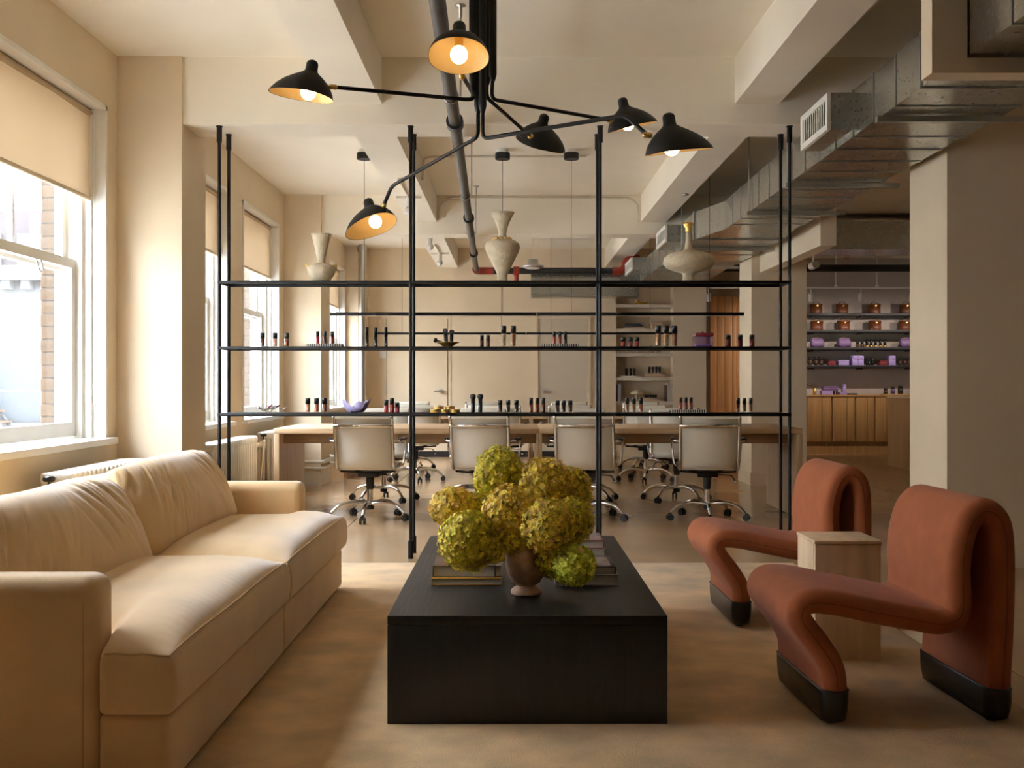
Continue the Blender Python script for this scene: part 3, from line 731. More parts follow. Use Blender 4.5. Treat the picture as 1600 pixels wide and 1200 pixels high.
# ================================================================== HANGING SHELVES
sh = thing('hanging_shelf_unit', (-.05, 7.0, 0), 'tall black rod shelving hung from the beam between lounge and desks', 'shelving')
UD = (6.90, 7.13); UX = (-1.878, -.651, .566, 1.781)
for x in UX:
    for D in UD:
        u = MB().cyl((x, D, .03), (x, D, BZ), .0105, n=12).build('upright_rod', 'blackmetal', sh)
        MB().cyl((x, D, BZ-.105), (x, D, BZ-.006), .017, n=14).cyl((x, D, BZ-.006), (x, D, BZ), .021, n=14).build('ceiling_socket', 'blackmetal', u)
        MB().cyl((x, D, 0), (x, D, .115), .017, n=14).build('floor_socket', 'blackmetal', u)
LV = (.923, 1.351, 1.773)
for z in LV:
    s = MB().rbox(UX[0]-.01, UX[3]+.01, UD[0]-.010, UD[0]+.010, z-.010, z+.010, .002, 1).rbox(UX[0]-.01, UX[3]+.01, UD[1]-.010, UD[1]+.010, z-.010, z+.010, .002, 1)
    for x in UX: s.box(x-.008, x+.008, UD[0], UD[1], z-.009, z+.007)
    s = s.build('shelf_frame', 'blackmetal', sh)
    if z > 1.6: MB().box(UX[0], UX[3], UD[0]+.010, UD[1]-.010, z+.003, z+.009).build('shelf_plate', 'shelf_glass', s)
    else: MB().box(UX[0], UX[3], UD[0]+.010, UD[1]-.010, z-.006, z+.009).build('shelf_plate', 'blackmetal', s)
SD = 7.0
def top(z): return z+.0105
def sx(px): return (px-800)*SD/F
PX = SD/F
# --- three sculptural vases on the top shelf
def vase_at(px, D, prof, label, extra=None):
    x = (px-800)*D/F; zb = top(LV[2])
    t = thing('vase', (x, D, zb), label, 'vase', 'sculptural vases on the top shelf')
    def wob(p): return Vector(p)*(1+.02*noise.noise(Vector(p)*14))
    MB().lathe([(r*D/F, z*D/F) for (r, z) in prof], (x, D, zb), 40).build('vase_body', 'ceramic', t)
    if extra: extra(t, x, D, zb, D/F)
def ears1(t, x, D, z, s):
    for sg in (-1, 1): MB().tube(spline([(x+sg*20*s, D, z+22*s), (x+sg*21*s, D, z+27*s), (x+sg*23.5*s, D, z+27*s), (x+sg*22*s, D, z+22*s)], 4), 1.5*s, 8).build('gold_lug', 'gold', t)
vase_at(502, 7.0, [(.1, 0), (11, 0), (15, 4), (20, 11), (22, 18), (22.3, 24), (19, 26), (8, 29), (5.8, 30), (6.5, 36), (10, 54), (14.5, 70), (16.3, 75), (15.3, 75), (9, 54), (5.2, 33), (.1, 33)], 'funnel-necked sand vase with half-round bowl and gold lugs', ears1)
def beads(t, x, D, z, s):
    for k in range(11):
        a = 2*math.pi*k/11; MB().sphere((x+12.5*s*math.cos(a), D+12.5*s*math.sin(a), z+67*s+random.uniform(-.6, .6)*s), 2.6*s, 10).build('gold_bead', 'gold', t)
vase_at(785, 7.0, [(.1, 0), (8.4, 0), (8.2, 6), (7.4, 9), (9, 14), (17, 30), (25, 46), (27.5, 54), (26, 60), (20, 64.5), (9, 67), (6.6, 71), (6.2, 77), (9, 88), (14, 100), (19, 108.5), (18, 108.5), (8, 88), (4.5, 76), (.1, 76)], 'tall sand urn vase with flared neck and gold bead collar', beads)
def cup3(t, x, D, z, s):
    MB().lathe([(r*s, q*s) for (r, q) in [(.1, 78), (4.5, 78), (5.2, 80), (4.6, 84), (7.5, 88), (8.9, 92.5), (8, 92.5), (.1, 86)]], (x, D, z), 24).build('gold_cup', 'gold', t)
    for sg in (-1, 1): MB().tube([(x+sg*30*s+2.6*s*math.cos(a*.785), D, z+43*s+2.6*s*math.sin(a*.785)) for a in range(8)], 1.0*s, 6, closed=True).build('ring_lug', 'ceramic', t)
vase_at(1076, 7.0, [(.1, 0), (10.3, 0), (9.4, 5), (9.2, 11), (12, 14.5), (24, 17.5), (35, 22), (40.3, 29), (38, 38), (30, 44), (18, 47.5), (9, 49.5), (6, 54), (4.4, 66), (4.3, 79), (.1, 79)], 'wide flattened sand vase with slim neck and gold cup', cup3)

# --- cosmetics
CM = {}
def cmat(c):
    k = tuple(c)
    if k not in CM:
        lin = tuple(((q/255+.055)/1.055)**2.4 if q > 10 else q/3295 for q in c)
        CM[k] = mat('makeup_%d_%d_%d' % k, tuple(min(.8, q*.85) for q in lin), .25, spec=.6)
    return CM[k]
M['cap'] = mat('black_cap', (.010, .010, .010), .35)
M['stripe'] = mat('ivory_stripe', (.75, .70, .62), .4)
POS3 = ('left', 'middle', 'right')
def bottle(px, lev, h, w, col, label, group, kind='tube', z0=None, D=SD, cat='bottle', capf=.42):
    x = (px-800)*D/F; s = D/F; z = top(LV[lev]) if z0 is None else z0; r = w*s/2; H = h*s; hc = H*(1-capf)
    t = thing(kind, (x, D, z), label, cat, group)
    if cat == 'foundation' or kind == 'glass_bottle':
        MB().lathe([(.0002, 0), (r*.96, 0), (r, .002), (r, hc), (r*.9, hc)], (x, D, z), 16).build('glass_shell', 'bottle_glass', t)
        MB().lathe([(.0002, H*.06), (r*.80, H*.06), (r*.82, H*.09), (r*.82, hc-.001), (.0002, hc-.001)], (x, D, z), 16).build('liquid', cmat(col), t)
    else:
        MB().lathe([(.0002, 0), (r*.95, 0), (r, .0015), (r, hc), (.0002, hc)], (x, D, z), 16).build('body', cmat(col), t)
    MB().lathe([(.0002, hc+.0002), (r*1.0, hc+.0002), (r*1.0, H-.002), (r*.93, H), (.0002, H)], (x, D, z), 16).build('cap', 'cap', t)
    if cat == 'foundation':     # brushed lettering running up the front
        q = hc; pts = [(-.2, .16), (.35, .14), (.45, .22), (-.3, .34), (-.4, .42), (.3, .46), (-.35, .52), (.4, .58), (-.3, .64), (.3, .68), (.38, .80), (-.1, .86), (-.3, .76), (.1, .72)]
        path = []
        for (a, b) in pts:
            th = a*1.2; path.append((x+r*1.01*math.sin(th), D-r*1.01*math.cos(th), z+q*b))
        MB().tube(spline(path, 4), .0011, 4).build('lettering', 'cap', t)
    return t
def trio(pxs, lev, h, w, cols, what, where, group, **kw):
    n = len(pxs); words = POS3 if n == 3 else ('left', 'right')
    for i, px in enumerate(pxs):
        bottle(px, lev, h[i] if isinstance(h, (list, tuple)) else h, w, cols[i], '%s of %s %s %s' % (words[i], 'three' if n == 3 else 'two', what, where), group, **kw)
def tray(px0, px1, lev, label):
    z = top(LV[lev]); x0, x1 = sx(px0), sx(px1); t = thing('striped_tray', ((x0+x1)/2, SD, z), label, 'tray', 'striped trays')
    MB().rbox(x0, x1, SD-.05, SD+.05, z, z+.0195, .004, 1).build('tray_body', 'cap', t)
    n = 16; q = (x1-x0)/n; src = None
    for i in range(n):
        if src is None: src = MB().box(x0+.25*q, x0+.75*q, SD-.0508, SD+.0508, z+.0005, z+.0202).build('stripe', 'stripe', t)
        else: piece(src, t, (i*q, 0, 0))
    return z+.0204
trio((410, 430, 448), 1, 22, 7.2, [(120, 70, 55), (205, 140, 110), (160, 90, 70)], 'pink-brown bottles', 'at the left end of the middle shelf', 'left bottles, middle shelf', kind='glass_bottle')
z = tray(480, 536, 1, 'striped black and ivory tray at the left of the middle shelf')
trio((496.5, 507.5, 519.5), 1, 19.5, 5.4, [(160, 30, 50), (70, 25, 35), (140, 40, 35)], 'red lip tubes', 'on the left striped tray', 'lip tubes on the left tray', z0=z, kind='lip_tube')
for i, px in enumerate((573.5, 587, 603)):
    x = sx(px); zz = top(LV[1]); hh = (31, 30.5, 31)[i]*PX
    t = thing('mascara_tube', (x, SD, zz), '%s of three plain black tubes on the middle shelf' % POS3[i], 'tube', 'black tubes')
    MB().lathe([(.0002, 0), (.0108, 0), (.0112, .002), (.0108, hh*.52), (.0002, hh*.52)], (x, SD, zz), 16).build('body', 'cap', t)
    MB().lathe([(.0002, hh*.522), (.0108, hh*.522), (.0098, hh-.002), (.009, hh), (.0002, hh)], (x, SD, zz), 16).build('cap', 'blackmetal', t)
    MB().box(x-.003, x+.003, SD-.0122, SD-.0110, zz+.014, zz+.022).build('logo', 'stripe', t)
def brush(p0, p1, r, head, label, grp):
    p0 = Vector(p0); p1 = Vector(p1); d = (p1-p0); L = d.length; d.normalize(); t = thing('makeup_brush', p0, label, 'brush', grp)
    Mx = Matrix.Translation(p0) @ d.to_track_quat('Z', 'Y').to_matrix().to_4x4()
    MB().lathe([(.0002, 0), (r*.9, 0), (r, .003), (r, L*.72), (.0002, L*.72)], (0, 0, 0), 14).xf(Mx).build('handle', 'cap', t)
    MB().lathe([(.0002, L*.72), (r*.95, L*.72), (head, L*.82), (head*1.02, L*.92), (head*.75, L*.985), (.0002, L)], (0, 0, 0), 14).xf(Mx).build('bristles', 'rubber', t)
zz = top(LV[1]); x = sx(700)
gb = thing('gold_bowl', (x, SD, zz), 'small gold bowl holding brushes on the middle shelf', 'bowl')
MB().lathe([(.0002, 0), (.030, 0), (.036, .006), (.056, .022), (.078, .030), (.077, .032), (.052, .025), (.030, .009), (.0002, .006)], (x, SD, zz), 28).build('bowl', 'gold', gb)
brush((sx(697), SD+.004, zz+.008), (sx(695.5), SD, zz+28.5*PX), .0125, .0165, 'left upright brush in the gold bowl', 'brushes in the gold bowl')
brush((sx(705), SD-.004, zz+.008), (sx(706), SD, zz+26.5*PX), .0125, .0165, 'right upright brush in the gold bowl', 'brushes in the gold bowl')
brush((sx(699), SD-.02, zz+.022), (sx(678), SD-.01, zz+11*PX), .006, .016, 'black brush leaning out of the gold bowl to the left', 'brushes in the gold bowl')
trio((753, 762.5), 1, 18.5, 6, [(80, 35, 25), (85, 38, 25)], 'dark brown tubes', 'right of the gold bowl', 'dark brown tubes', kind='lip_tube')
trio((787, 802), 1, 33, 8.6, [(226, 200, 172), (200, 145, 108)], 'tall foundation bottles', 'mid middle shelf', 'foundations, centre', kind='foundation_bottle', cat='foundation', capf=.37)
z = tray(847, 903, 1, 'striped black and ivory tray at the centre right of the middle shelf')
trio((866, 874.7, 883.5), 1, 19, 5, [(165, 65, 65), (150, 60, 55), (30, 24, 26)], 'slim lip tubes', 'on the centre right striped tray', 'lip tubes on the centre tray', z0=z, kind='lip_tube')
trio((974, 985, 995.5), 1, 15, 7.4, [(190, 70, 60), (160, 40, 80), (185, 60, 55)], 'short nail polish bottles', 'just right of the third upright', 'nail polish', kind='glass_bottle')
trio((1028.5, 1041, 1054), 1, 33, 8.8, [(215, 165, 125), (222, 175, 125), (190, 125, 92)], 'tall foundation bottles', 'on the right of the middle shelf', 'foundations, right', kind='foundation_bottle', cat='foundation', capf=.37)
x = sx(1098); zz = top(LV[1])
vj = thing('glass_jar', (x, SD, zz), 'square violet glass jar with dark red lid', 'jar')
w = 14*PX
MB().rbox(x-w, x+w, SD-w, SD+w, zz, zz+16*PX, .006, 2).build('jar_body', 'violet_glass', vj)
MB().rbox(x-w+.008, x+w-.008, SD-w+.008, SD+w-.008, zz+.003, zz+.014, .003, 1).build('contents', 'lilac', vj)
MB().rbox(x-w+.003, x+w+.002, SD-w, SD+w, zz+16.2*PX, zz+21.5*PX, .004, 2).build('lid', 'red_cover', vj)
MB().sphere((x, SD, zz+22.5*PX), .008, 10).build('lid_knob', 'red_cover', vj)
trio((1138, 1156.6, 1175), 1, 19, 8, [(105, 32, 38), (95, 32, 28), (115, 38, 38)], 'dark red bottles', 'at the right end of the middle shelf', 'right bottles, middle shelf', kind='lip_tube', capf=.36)
# lowest shelf
x = sx(425); zz = top(LV[0])
gd = thing('glass_dish', (x, SD, zz), 'clear leaf-shaped glass dish with striped lipsticks inside', 'dish')
MB().lathe([(.0002, .0), (.030, .0), (.06, .012), (.092, .034), (.094, .036), (.06, .018), (.03, .006), (.0002, .005)], (x, SD, zz), 28, lambda p: (p.x*(1+.06*math.sin(5*math.atan2(p.y, p.x))), p.y*.85, p.z*(1+.18*math.sin(7*math.atan2(p.y, p.x))))).build('dish', 'bottle_glass', gd)
for k, (dx, col) in enumerate(((-.02, (150, 40, 90)), (.002, (235, 225, 225)), (.022, (120, 30, 70)))):
    a = Vector((x+dx-.03, SD-.02+.02*k, zz+.018)); b = Vector((x+dx+.025, SD-.01+.02*k, zz+.05))
    t = thing('lipstick', a, '%s of three slim lipsticks lying in the glass dish' % POS3[k], 'lipstick', 'lipsticks in the dish')
    m_ = a.lerp(b, .55); MB().cyl(a, m_, .006, n=10).build('tube', 'stripe', t); MB().cyl(m_, b, .0058, n=10).build('cap', cmat(col), t)
trio((481, 494.7, 507), 0, 23, 7.6, [(210, 150, 115), (170, 95, 70), (125, 65, 50)], 'skin-tone bottles', 'left of the lavender shell', 'skin-tone bottles, low shelf', kind='glass_bottle')
x = sx(556); ls = MB()
def shell(p):
    a = math.atan2(p.y, p.x); r = math.hypot(p.x, p.y)
    return (p.x*(1+.16*math.sin(3*a)), p.y*.7, p.z*(1+.55*math.sin(2*a+1.0)*min(1, r/.05))+.004*(1+math.sin(9*a)))
ls.lathe([(.0002, 0), (.045, 0), (.07, .02), (.088, .055), (.086, .057), (.062, .026), (.03, .018), (.0002, .016)], (x, SD, zz), 40, shell)
ls.lathe([(.0002, .012), (.028, .016), (.040, .04), (.030, .062), (.012, .072), (.0002, .073)], (x+.012, SD-.01, zz), 24, lambda p: (p.x*1.1+.25*p.z, p.y, p.z))
M['lavender'] = mat('lavender_glass', (.46, .40, .66), .3, var=.15, scale=30)
ls.build('lavender_shell', 'lavender', label='lavender folded glass shell on the lowest shelf', cat='ornament')
trio((603.4, 612.4, 620.7), 0, (20, 23, 16), 7, [(165, 60, 55), (150, 45, 48), (140, 45, 60)], 'red bottles', 'beside the second upright on the lowest shelf', 'red bottles, low shelf', kind='lip_tube')
zz = top(LV[0])
for (px, row, lb) in ((671.7+8, 0, 'left compact in the bottom row of the gold compact stack'), (692.3+3, 0, 'middle compact in the bottom row of the gold compact stack'), (711, 0, 'right compact in the bottom row of the gold compact stack'), (686, 1, 'left compact on top of the gold compact stack'), (703.5, 1, 'right compact on top of the gold compact stack')):
    x = sx(px); z0 = zz+row*.0215; t = thing('gold_compact', (x, SD, z0), lb, 'compact', 'stacked gold compacts'); r = 7.6*PX
    MB().lathe([(.0002, 0), (r*.96, 0), (r, .002), (r, .009), (.0002, .009)], (x, SD, z0), 22).build('base', 'gold', t)
    MB().lathe([(.0002, .0095), (r, .0095), (r, .018), (r*.94, .0208), (.0002, .021)], (x, SD, z0), 22).build('lid', 'stripe' if False else 'brass', t)
brush((sx(739), SD, zz), (sx(739), SD, zz+29*PX), .0135, .0195, 'left of two stout black brushes standing on the lowest shelf', 'stout brushes')
brush((sx(750.5), SD, zz), (sx(750.5), SD, zz+29*PX), .0135, .0195, 'right of two stout black brushes standing on the lowest shelf', 'stout brushes')
trio((781.5, 794, 807), 0, 19.5, 7, [(75, 42, 32), (70, 40, 32), (70, 40, 32)], 'espresso brown bottles', 'right of the stout brushes', 'espresso bottles', kind='glass_bottle')
trio((830, 839.4, 849), 0, 23, 6, [(130, 60, 42), (135, 65, 42), (90, 45, 35)], 'slim brown tubes', 'in the centre of the lowest shelf', 'slim brown tubes', kind='lip_tube')
trio((871, 880.7, 891), 0, 19, 7, [(88, 48, 32), (80, 45, 32), (72, 42, 32)], 'chocolate bottles', 'left of the third upright', 'chocolate bottles', kind='glass_bottle')
trio((980, 990.6, 1001.5), 0, 23, 6, [(175, 100, 60), (180, 108, 65), (170, 95, 60)], 'caramel bottles', 'right of the third upright on the lowest shelf', 'caramel bottles', kind='glass_bottle')
z = tray(1046, 1102, 0, 'striped black and ivory tray on the lowest shelf')
trio((1063.7, 1072, 1080), 0, 19, 5, [(165, 55, 55), (110, 40, 40), (130, 40, 42)], 'rosy lip tubes', 'on the lowest striped tray', 'lip tubes on the low tray', z0=z, kind='lip_tube')
trio((1153.4, 1163, 1173), 0, 23, 6, [(110, 55, 38), (115, 62, 40), (125, 72, 45)], 'brown bottles', 'at the right end of the lowest shelf', 'brown bottles, low right', kind='glass_bottle')

# ================================================================== DESKS AND OFFICE CHAIRS
def desk(x0, x1, D0, D1, label, left, right):
    t = thing('work_desk', ((x0+x1)/2, (D0+D1)/2, 0), label, 'desk', 'oak work desks'); H = .748; k = .044
    MB().rbox(x0, x1, D0, D1, H-k, H, .002, 1).build('desktop', 'oak', t)
    MB().rbox(x0, x0+left, D0, D1, 0, H-k-.0005, .002, 1).build('end_panel', 'oakv', t)
    MB().rbox(x1-right, x1, D0, D1, 0, H-k-.0005, .002, 1).build('end_panel', 'oakv', t)
    MB().box(x0+left, x1-right, D0+.18, D0+.21, H-k-.09, H-k-.0005).build('apron', 'oakdark', t)
    MB().box(x0+left, x1-right, D1-.21, D1-.18, H-k-.09, H-k-.0005).build('apron', 'oakdark', t)
    return t
desk(-1.993, .228, 9.0, 10.1, 'left oak desk behind the hanging shelves', .044, .022)
desk(.230, 2.432, 9.0, 10.1, 'right oak desk behind the hanging shelves', .022, .044)
desk(-1.993, .228, 12.75, 13.85, 'left oak desk in the far row', .044, .022)
desk(.230, 2.432, 12.75, 13.85, 'right oak desk in the far row', .022, .044)
def office_chair():
    t = thing('office_chair', (0, 0, 0))
    # one sling of leather: back and seat in one curve (faces +y)
    side = [(-.300, .870), (-.318, .855), (-.292, .78), (-.268, .68), (-.245, .58), (-.225, .50), (-.190, .445), (-.12, .428), (.02, .438), (.16, .452), (.215, .440), (.225, .425)]
    P = spline([(0, y, z) for (y, z) in side], 5); hw = .218
    def sheet(path, th, hw_):
        m = MB(); vs = []; fs = []; n = len(path)
        for off in (-th/2, th/2):
            for i, p in enumerate(path):
                tg = (path[min(i+1, n-1)]-path[max(i-1, 0)]).normalized(); nn = Vector((0, -tg.z, tg.y))
                for xx in (-hw_, 0, hw_): vs.append(p+nn*off+Vector((xx, 0, 0)))
        N = n*3
        for i in range(n-1):
            for j in range(2):
                a = i*3+j; fs.append((a, a+1, a+4, a+3)); b = N+a; fs.append((b, b+3, b+4, b+1))
            for j in (0, 2):
                a = i*3+j; q = (a, a+3, N+a+3, N+a); fs.append(q if j == 0 else tuple(reversed(q)))
        fs.append((0, N, N+1, N+2, 2, 1)); e = (n-1)*3; fs.append((e, e+1, e+2, N+e+2, N+e+1, N+e))
        m.add(vs, fs, True); return m
    nb = 36
    back = sheet(P[:nb-4], .016, hw).build('backrest', 'cream', t); seat = sheet(P[nb-5:], .022, hw).build('seat', 'cream', t)
    MB().rbox(-hw-.006, hw+.006, -.335, -.295, .838, .880, .010, 2).build('head_roll', 'cream', back)
    MB().tube([p+Vector((hw+.0, .008, 0)) for p in P[3:nb-5]], .004, 5).build('edge_piping', 'creamedge', back)
    for sg in (-1, 1):
        MB().tube([p+Vector((sg*(hw+.014), -.004, 0)) for p in P[2:-2]], .0145, 8).build('side_rail', 'chrome', t)
        arm = [(sg*(hw+.022), -.262, .655), (sg*(hw+.062), -.235, .662), (sg*(hw+.068), .05, .655), (sg*(hw+.066), .10, .60), (sg*(hw+.050), .075, .455), (sg*(hw+.020), .03, .440)]
        a = MB().tube(bend(arm, .035, 5), .0095, 8).build('armrest', 'chrome', t)
        MB().rbox(sg*(hw+.066)-.020, sg*(hw+.066)+.020, -.19, .04, .660, .682, .008, 2).build('arm_pad', 'blackplastic', a)
        for z, yy in ((.60, -.252), (.50, -.228)): MB().cyl((sg*(hw+.006), yy, z), (sg*(hw+.030), yy, z), .010, n=10).build('rail_bolt', 'chrome', t)
    MB().tube([(-hw-.014, -.300, .785), (-hw*.8, -.332, .785), (hw*.8, -.332, .785), (hw+.014, -.300, .785)], .0175, 8).build('cross_brace', 'chrome', t)
    MB().tube([(-hw-.01, -.10, .405), (-.09, -.06, .392), (.09, -.06, .392), (hw+.01, -.10, .405)], .009, 8).tube([(-hw-.01, .12, .425), (-.09, .04, .392), (.09, .04, .392), (hw+.01, .12, .425)], .009, 8).build('seat_spreader', 'blackplastic', t)
    MB().rbox(-.085, .085, -.10, .10, .355, .398, .012, 2).lathe([(.028, .25), (.034, .27), (.034, .36)], (0, 0, 0), 16).build('tilt_mechanism', 'blackplastic', t)
    lv = MB().tube(bend([(.05, 0, .372), (.20, -.02, .366), (.225, -.03, .32)], .02, 4), .0055, 6).build('tilt_lever', 'blackplastic', t)
    MB().sphere((.226, -.03, .312), .013, 10).build('lever_knob', 'chrome', lv)
    MB().cyl((0, 0, .105), (0, 0, .29), .023, n=18).build('gas_column', 'chrome', t)
    MB().cyl((0, 0, .085), (0, 0, .135), .034, n=18).build('base_hub', 'blackplastic', t)
    for k in range(5):
        a = R(-90+72*k); d = Vector((math.cos(a), math.sin(a), 0)); q = Vector((-d.y, d.x, 0))
        pts = spline([d*.02+Vector((0, 0, .128)), d*.14+Vector((0, 0, .142)), d*.25+Vector((0, 0, .118)), d*.315+Vector((0, 0, .066))], 5)
        MB().tube(pts, [.021-.008*i/(len(pts)-1) for i in range(len(pts))], 10).build('base_leg', 'chrome', t)
        c = d*.325
        cs = MB()
        for sg in (-1, 1): cs.cyl(c+q*sg*.008+Vector((0, 0, .027)), c+q*sg*.024+Vector((0, 0, .027)), .027, n=16)
        cs.box(c.x-.014, c.x+.014, c.y-.014, c.y+.014, .035, .062)
        cs.build('caster', 'blackplastic', t)
    return t
oc = office_chair(); first = True
names4 = ('leftmost', 'second from left', 'third from left', 'rightmost')
rows = [(8.90, 0, (-1.175, -.225, .625, 1.615), 'cream office chair, %s of those seen from behind at the near desks', 'near office chairs', (-3, -7, -9, -6)),
        (10.32, 180, (-1.23, -.32, .70, 1.58), 'cream office chair, %s on the far side of the near desks facing us', 'facing office chairs', (3, -6, 4, -5)),
        (12.45, 0, (-1.12, -.10, .62, 1.55), 'cream office chair, %s along the near side of the far desks', 'far office chairs', (14, -8, 6, -10)),
        (14.15, 180, (-1.35, -.35, .75, 1.75), 'cream office chair, %s behind the far desks', 'rearmost office chairs', (0, 6, -4, 3))]
for (D, rz, xs_, lb, grp, jit) in rows:
    for i, x in enumerate(xs_):
        o = oc if first else copy_tree(oc); first = False
        o.location = (x, D, 0); o.rotation_euler.z = R(rz+jit[i]); tag(o, lb % names4[i], 'office chair', grp)
# linear pendant lights over both desk rows
def linear(D, z, x0, x1, label, canopies):
    t = thing('linear_pendant', ((x0+x1)/2, D, CEIL), label, 'pendant light', 'slim black linear pendants')
    b = MB().rbox(x0, x1, D-.022, D+.022, z-.014, z+.014, .003, 1).build('light_bar', 'blackmetal', t)
    MB().box(x0+.02, x1-.02, D-.015, D+.015, z-.0165, z-.0142).build('diffuser', 'lightdiff', b)
    L = x1-x0
    for k, xx in enumerate((x0+.165*L, x1-.165*L)):
        MB().cyl((xx, D, z+.014), (xx, D, CEIL), .0022, n=6).build('cable', 'blackmetal', t)
        if canopies[k]:
            c = MB().cyl((xx, D, CEIL-.085), (xx, D, CEIL-.03), .066, n=28).build('canopy', 'blackmetal', t)
            MB().cyl((xx, D, CEIL-.03), (xx, D, CEIL), .055, n=24).build('ceiling_box', 'trim', c)
g = lambda px, D: (px-800)*D/F
linear(9.55, 1.740, g(516, 9.55), g(838.5, 9.55), 'left linear pendant over the near desks', (1, 1))
linear(9.55, 1.740, g(839.5, 9.55), g(1162, 9.55), 'right linear pendant over the near desks', (1, 0))
linear(13.3, 1.745, g(590, 13.3), g(821.5, 13.3), 'left linear pendant over the far desks', (1, 0))
linear(13.3, 1.745, g(822.5, 13.3), g(1054, 13.3), 'right linear pendant over the far desks', (0, 1))

# ================================================================== RADIATORS
def radiator(y0, y1, x, label, valve):
    t = thing('radiator', (x, (y0+y1)/2, 0), label, 'radiator', 'cast iron radiators')
    n = int((y1-y0)/.062); src = None
    for i in range(n):
        y = y0+(i+.5)*(y1-y0)/n
        if src is None:
            m = MB(); w = .020
            m.rbox(x-.085, x+.085, y-w, y+w, .60, .665, .018, 2).rbox(x-.085, x+.085, y-w, y+w, .08, .15, .018, 2)
            for dx in (-.066, -.022, .022, .066): m.rbox(x+dx-.014, x+dx+.014, y-.017, y+.017, .13, .62, .010, 2)
            for dx in (-.066, .066): m.box(x+dx-.012, x+dx+.012, y-.012, y+.012, 0, .09)
            src = m.build('radiator_section', 'radiator', t); ys0 = y
        else: piece(src, t, (0, y-ys0, 0))
    MB().cyl((x, y0, .63), (x, y1, .63), .016, n=10).cyl((x, y0, .115), (x, y1, .115), .016, n=10).build('tie_rod', 'radiator', t)
    if valve:
        v = MB().cyl((x, y0-.07, 0), (x, y0-.07, .58), .014, n=12).cyl((x, y0-.07, .52), (x, y0-.07, .60), .026, n=14).cyl((x, y0-.07, .56), (x, y0, .56), .018, n=12).build('valve', 'steel', t)
        MB().cyl((x, y0-.07, .60), (x, y0-.07, .63), .007, n=8).lathe([(.001, .628), (.022, .628), (.03, .636), (.03, .648), (.022, .656), (.001, .657)], (x, y0-.07, 0), 18).build('valve_wheel', 'blackplastic', v)
radiator(5.48, 6.60, -2.33, 'white ribbed radiator with black valve wheel behind the sofa', True)
radiator(8.1, 9.52, -2.33, 'white ribbed radiator beyond the first pier', False)
radiator(10.15, 11.5, -2.33, 'white ribbed radiator hidden partly by the left desk', True)
MB().tube(bend([(-2.33, 9.5, .56), (-2.33, 9.8, .56), (-2.33, 10.12, .56)], .03), .022, 10).build('steam_pipe', 'radiator', label='thick white pipe joining two radiators with hanging cord', cat='pipe')
MB().tube(spline([(-2.30, 9.80, .585), (-2.28, 9.86, .55), (-2.27, 9.70, .25), (-2.28, 9.62, .02)], 8), .008, 8).build('loose_cord', 'creamedge', label='beige cord hanging from the radiator pipe', cat='cord')
fp = thing('floor_pipe', (-2.2, 11.7, .1), 'white pipes running low round the second pier', 'pipe')
MB().tube(bend([(-2.45, 11.74, .27), (-2.055, 11.74, .27), (-2.055, 12.5, .27), (-2.4, 13.2, .27)], .05), .022, 10).build('upper_pipe', 'radiator', fp)
MB().tube(bend([(-2.45, 11.74, .20), (-2.055, 11.74, .20), (-2.055, 12.5, .20), (-2.4, 13.2, .20)], .05), .016, 10).build('lower_pipe', 'radiator', fp)
cp = W(566, 500, 16.1)
rp = thing('riser_pipe', (cp.x, 16.07, 0), 'grey vertical riser pipe in the far corner', 'pipe')
MB().cyl((cp.x, 16.07, 0), (cp.x, 16.07, CEIL), .055, n=18).build('pipe', 'steel', rp); MB().cyl((cp.x, 16.07, CEIL-.10), (cp.x, 16.07, CEIL-.04), .068, n=18).build('collar', 'steel', rp)

# ================================================================== OVERHEAD SERVICES
# sprinkler main
sp = thing('sprinkler_pipe', (-.3, 4.4, 2.7), 'long dark sprinkler pipe running under the beams to the back wall', 'pipe')
def PP(D): return Vector((-.308-.0179*(D-4.42), D, 2.70))
for (a, b) in ((.5, 6.50), (6.50, 10.25), (10.25, 13.0), (13.0, 14.9)):
    MB().cyl(PP(a), PP(b), .036, n=16).build('pipe_length', 'pipe', sp)
for D in (6.50, 10.25, 13.0): MB().cyl(PP(D-.05), PP(D+.05), .052, n=18).build('coupling', 'blackpipe', sp)
for D in (5.9, 9.0, 11.3):
    p = PP(D); xx = p.x+.052
    h = MB().cyl((xx, D, 2.70), (xx, D, CEIL-.006), .0055, n=8).build('hanger_rod', 'steel', sp)
    MB().lathe([(.0005, CEIL), (.030, CEIL), (.030, CEIL-.006), (.010, CEIL-.012), (.010, CEIL-.07), (.0005, CEIL-.07)][::-1], (xx, D, 0), 14).build('ceiling_flange', 'steel', h)
    MB().tube([(p.x+.041*math.cos(a*.5236), D, 2.70+.041*math.sin(a*.5236)) for a in range(12)], .004, 6, closed=True).build('ring_clamp', 'steel', h)
e = PP(14.9)
MB().tube(bend([e+Vector((0, -.12, 0)), e+Vector((0, .12, 0)), e+Vector((.24, .12, 0))], .11, 8), .052, 14).build('red_elbow', 'redpaint', sp)
MB().cyl(e+Vector((.22, .12, 0)), (1.46, 15.02, 2.70), .045, n=16).build('cross_pipe', 'blackpipe', sp)
MB().cyl((.06, 15.02, 2.70), (.06, 15.02, 2.56), .032, n=12).cyl((.02, 15.02, 2.70), (.10, 15.02, 2.70), .062, n=14).build('red_tee', 'redpaint', sp)
MB().tube(bend([(1.40, 15.02, 2.70), (1.56, 15.02, 2.70), (1.60, 15.02, 2.86), (1.78, 15.05, 2.88)], .08, 6), .054, 14).build('red_elbow', 'redpaint', sp)
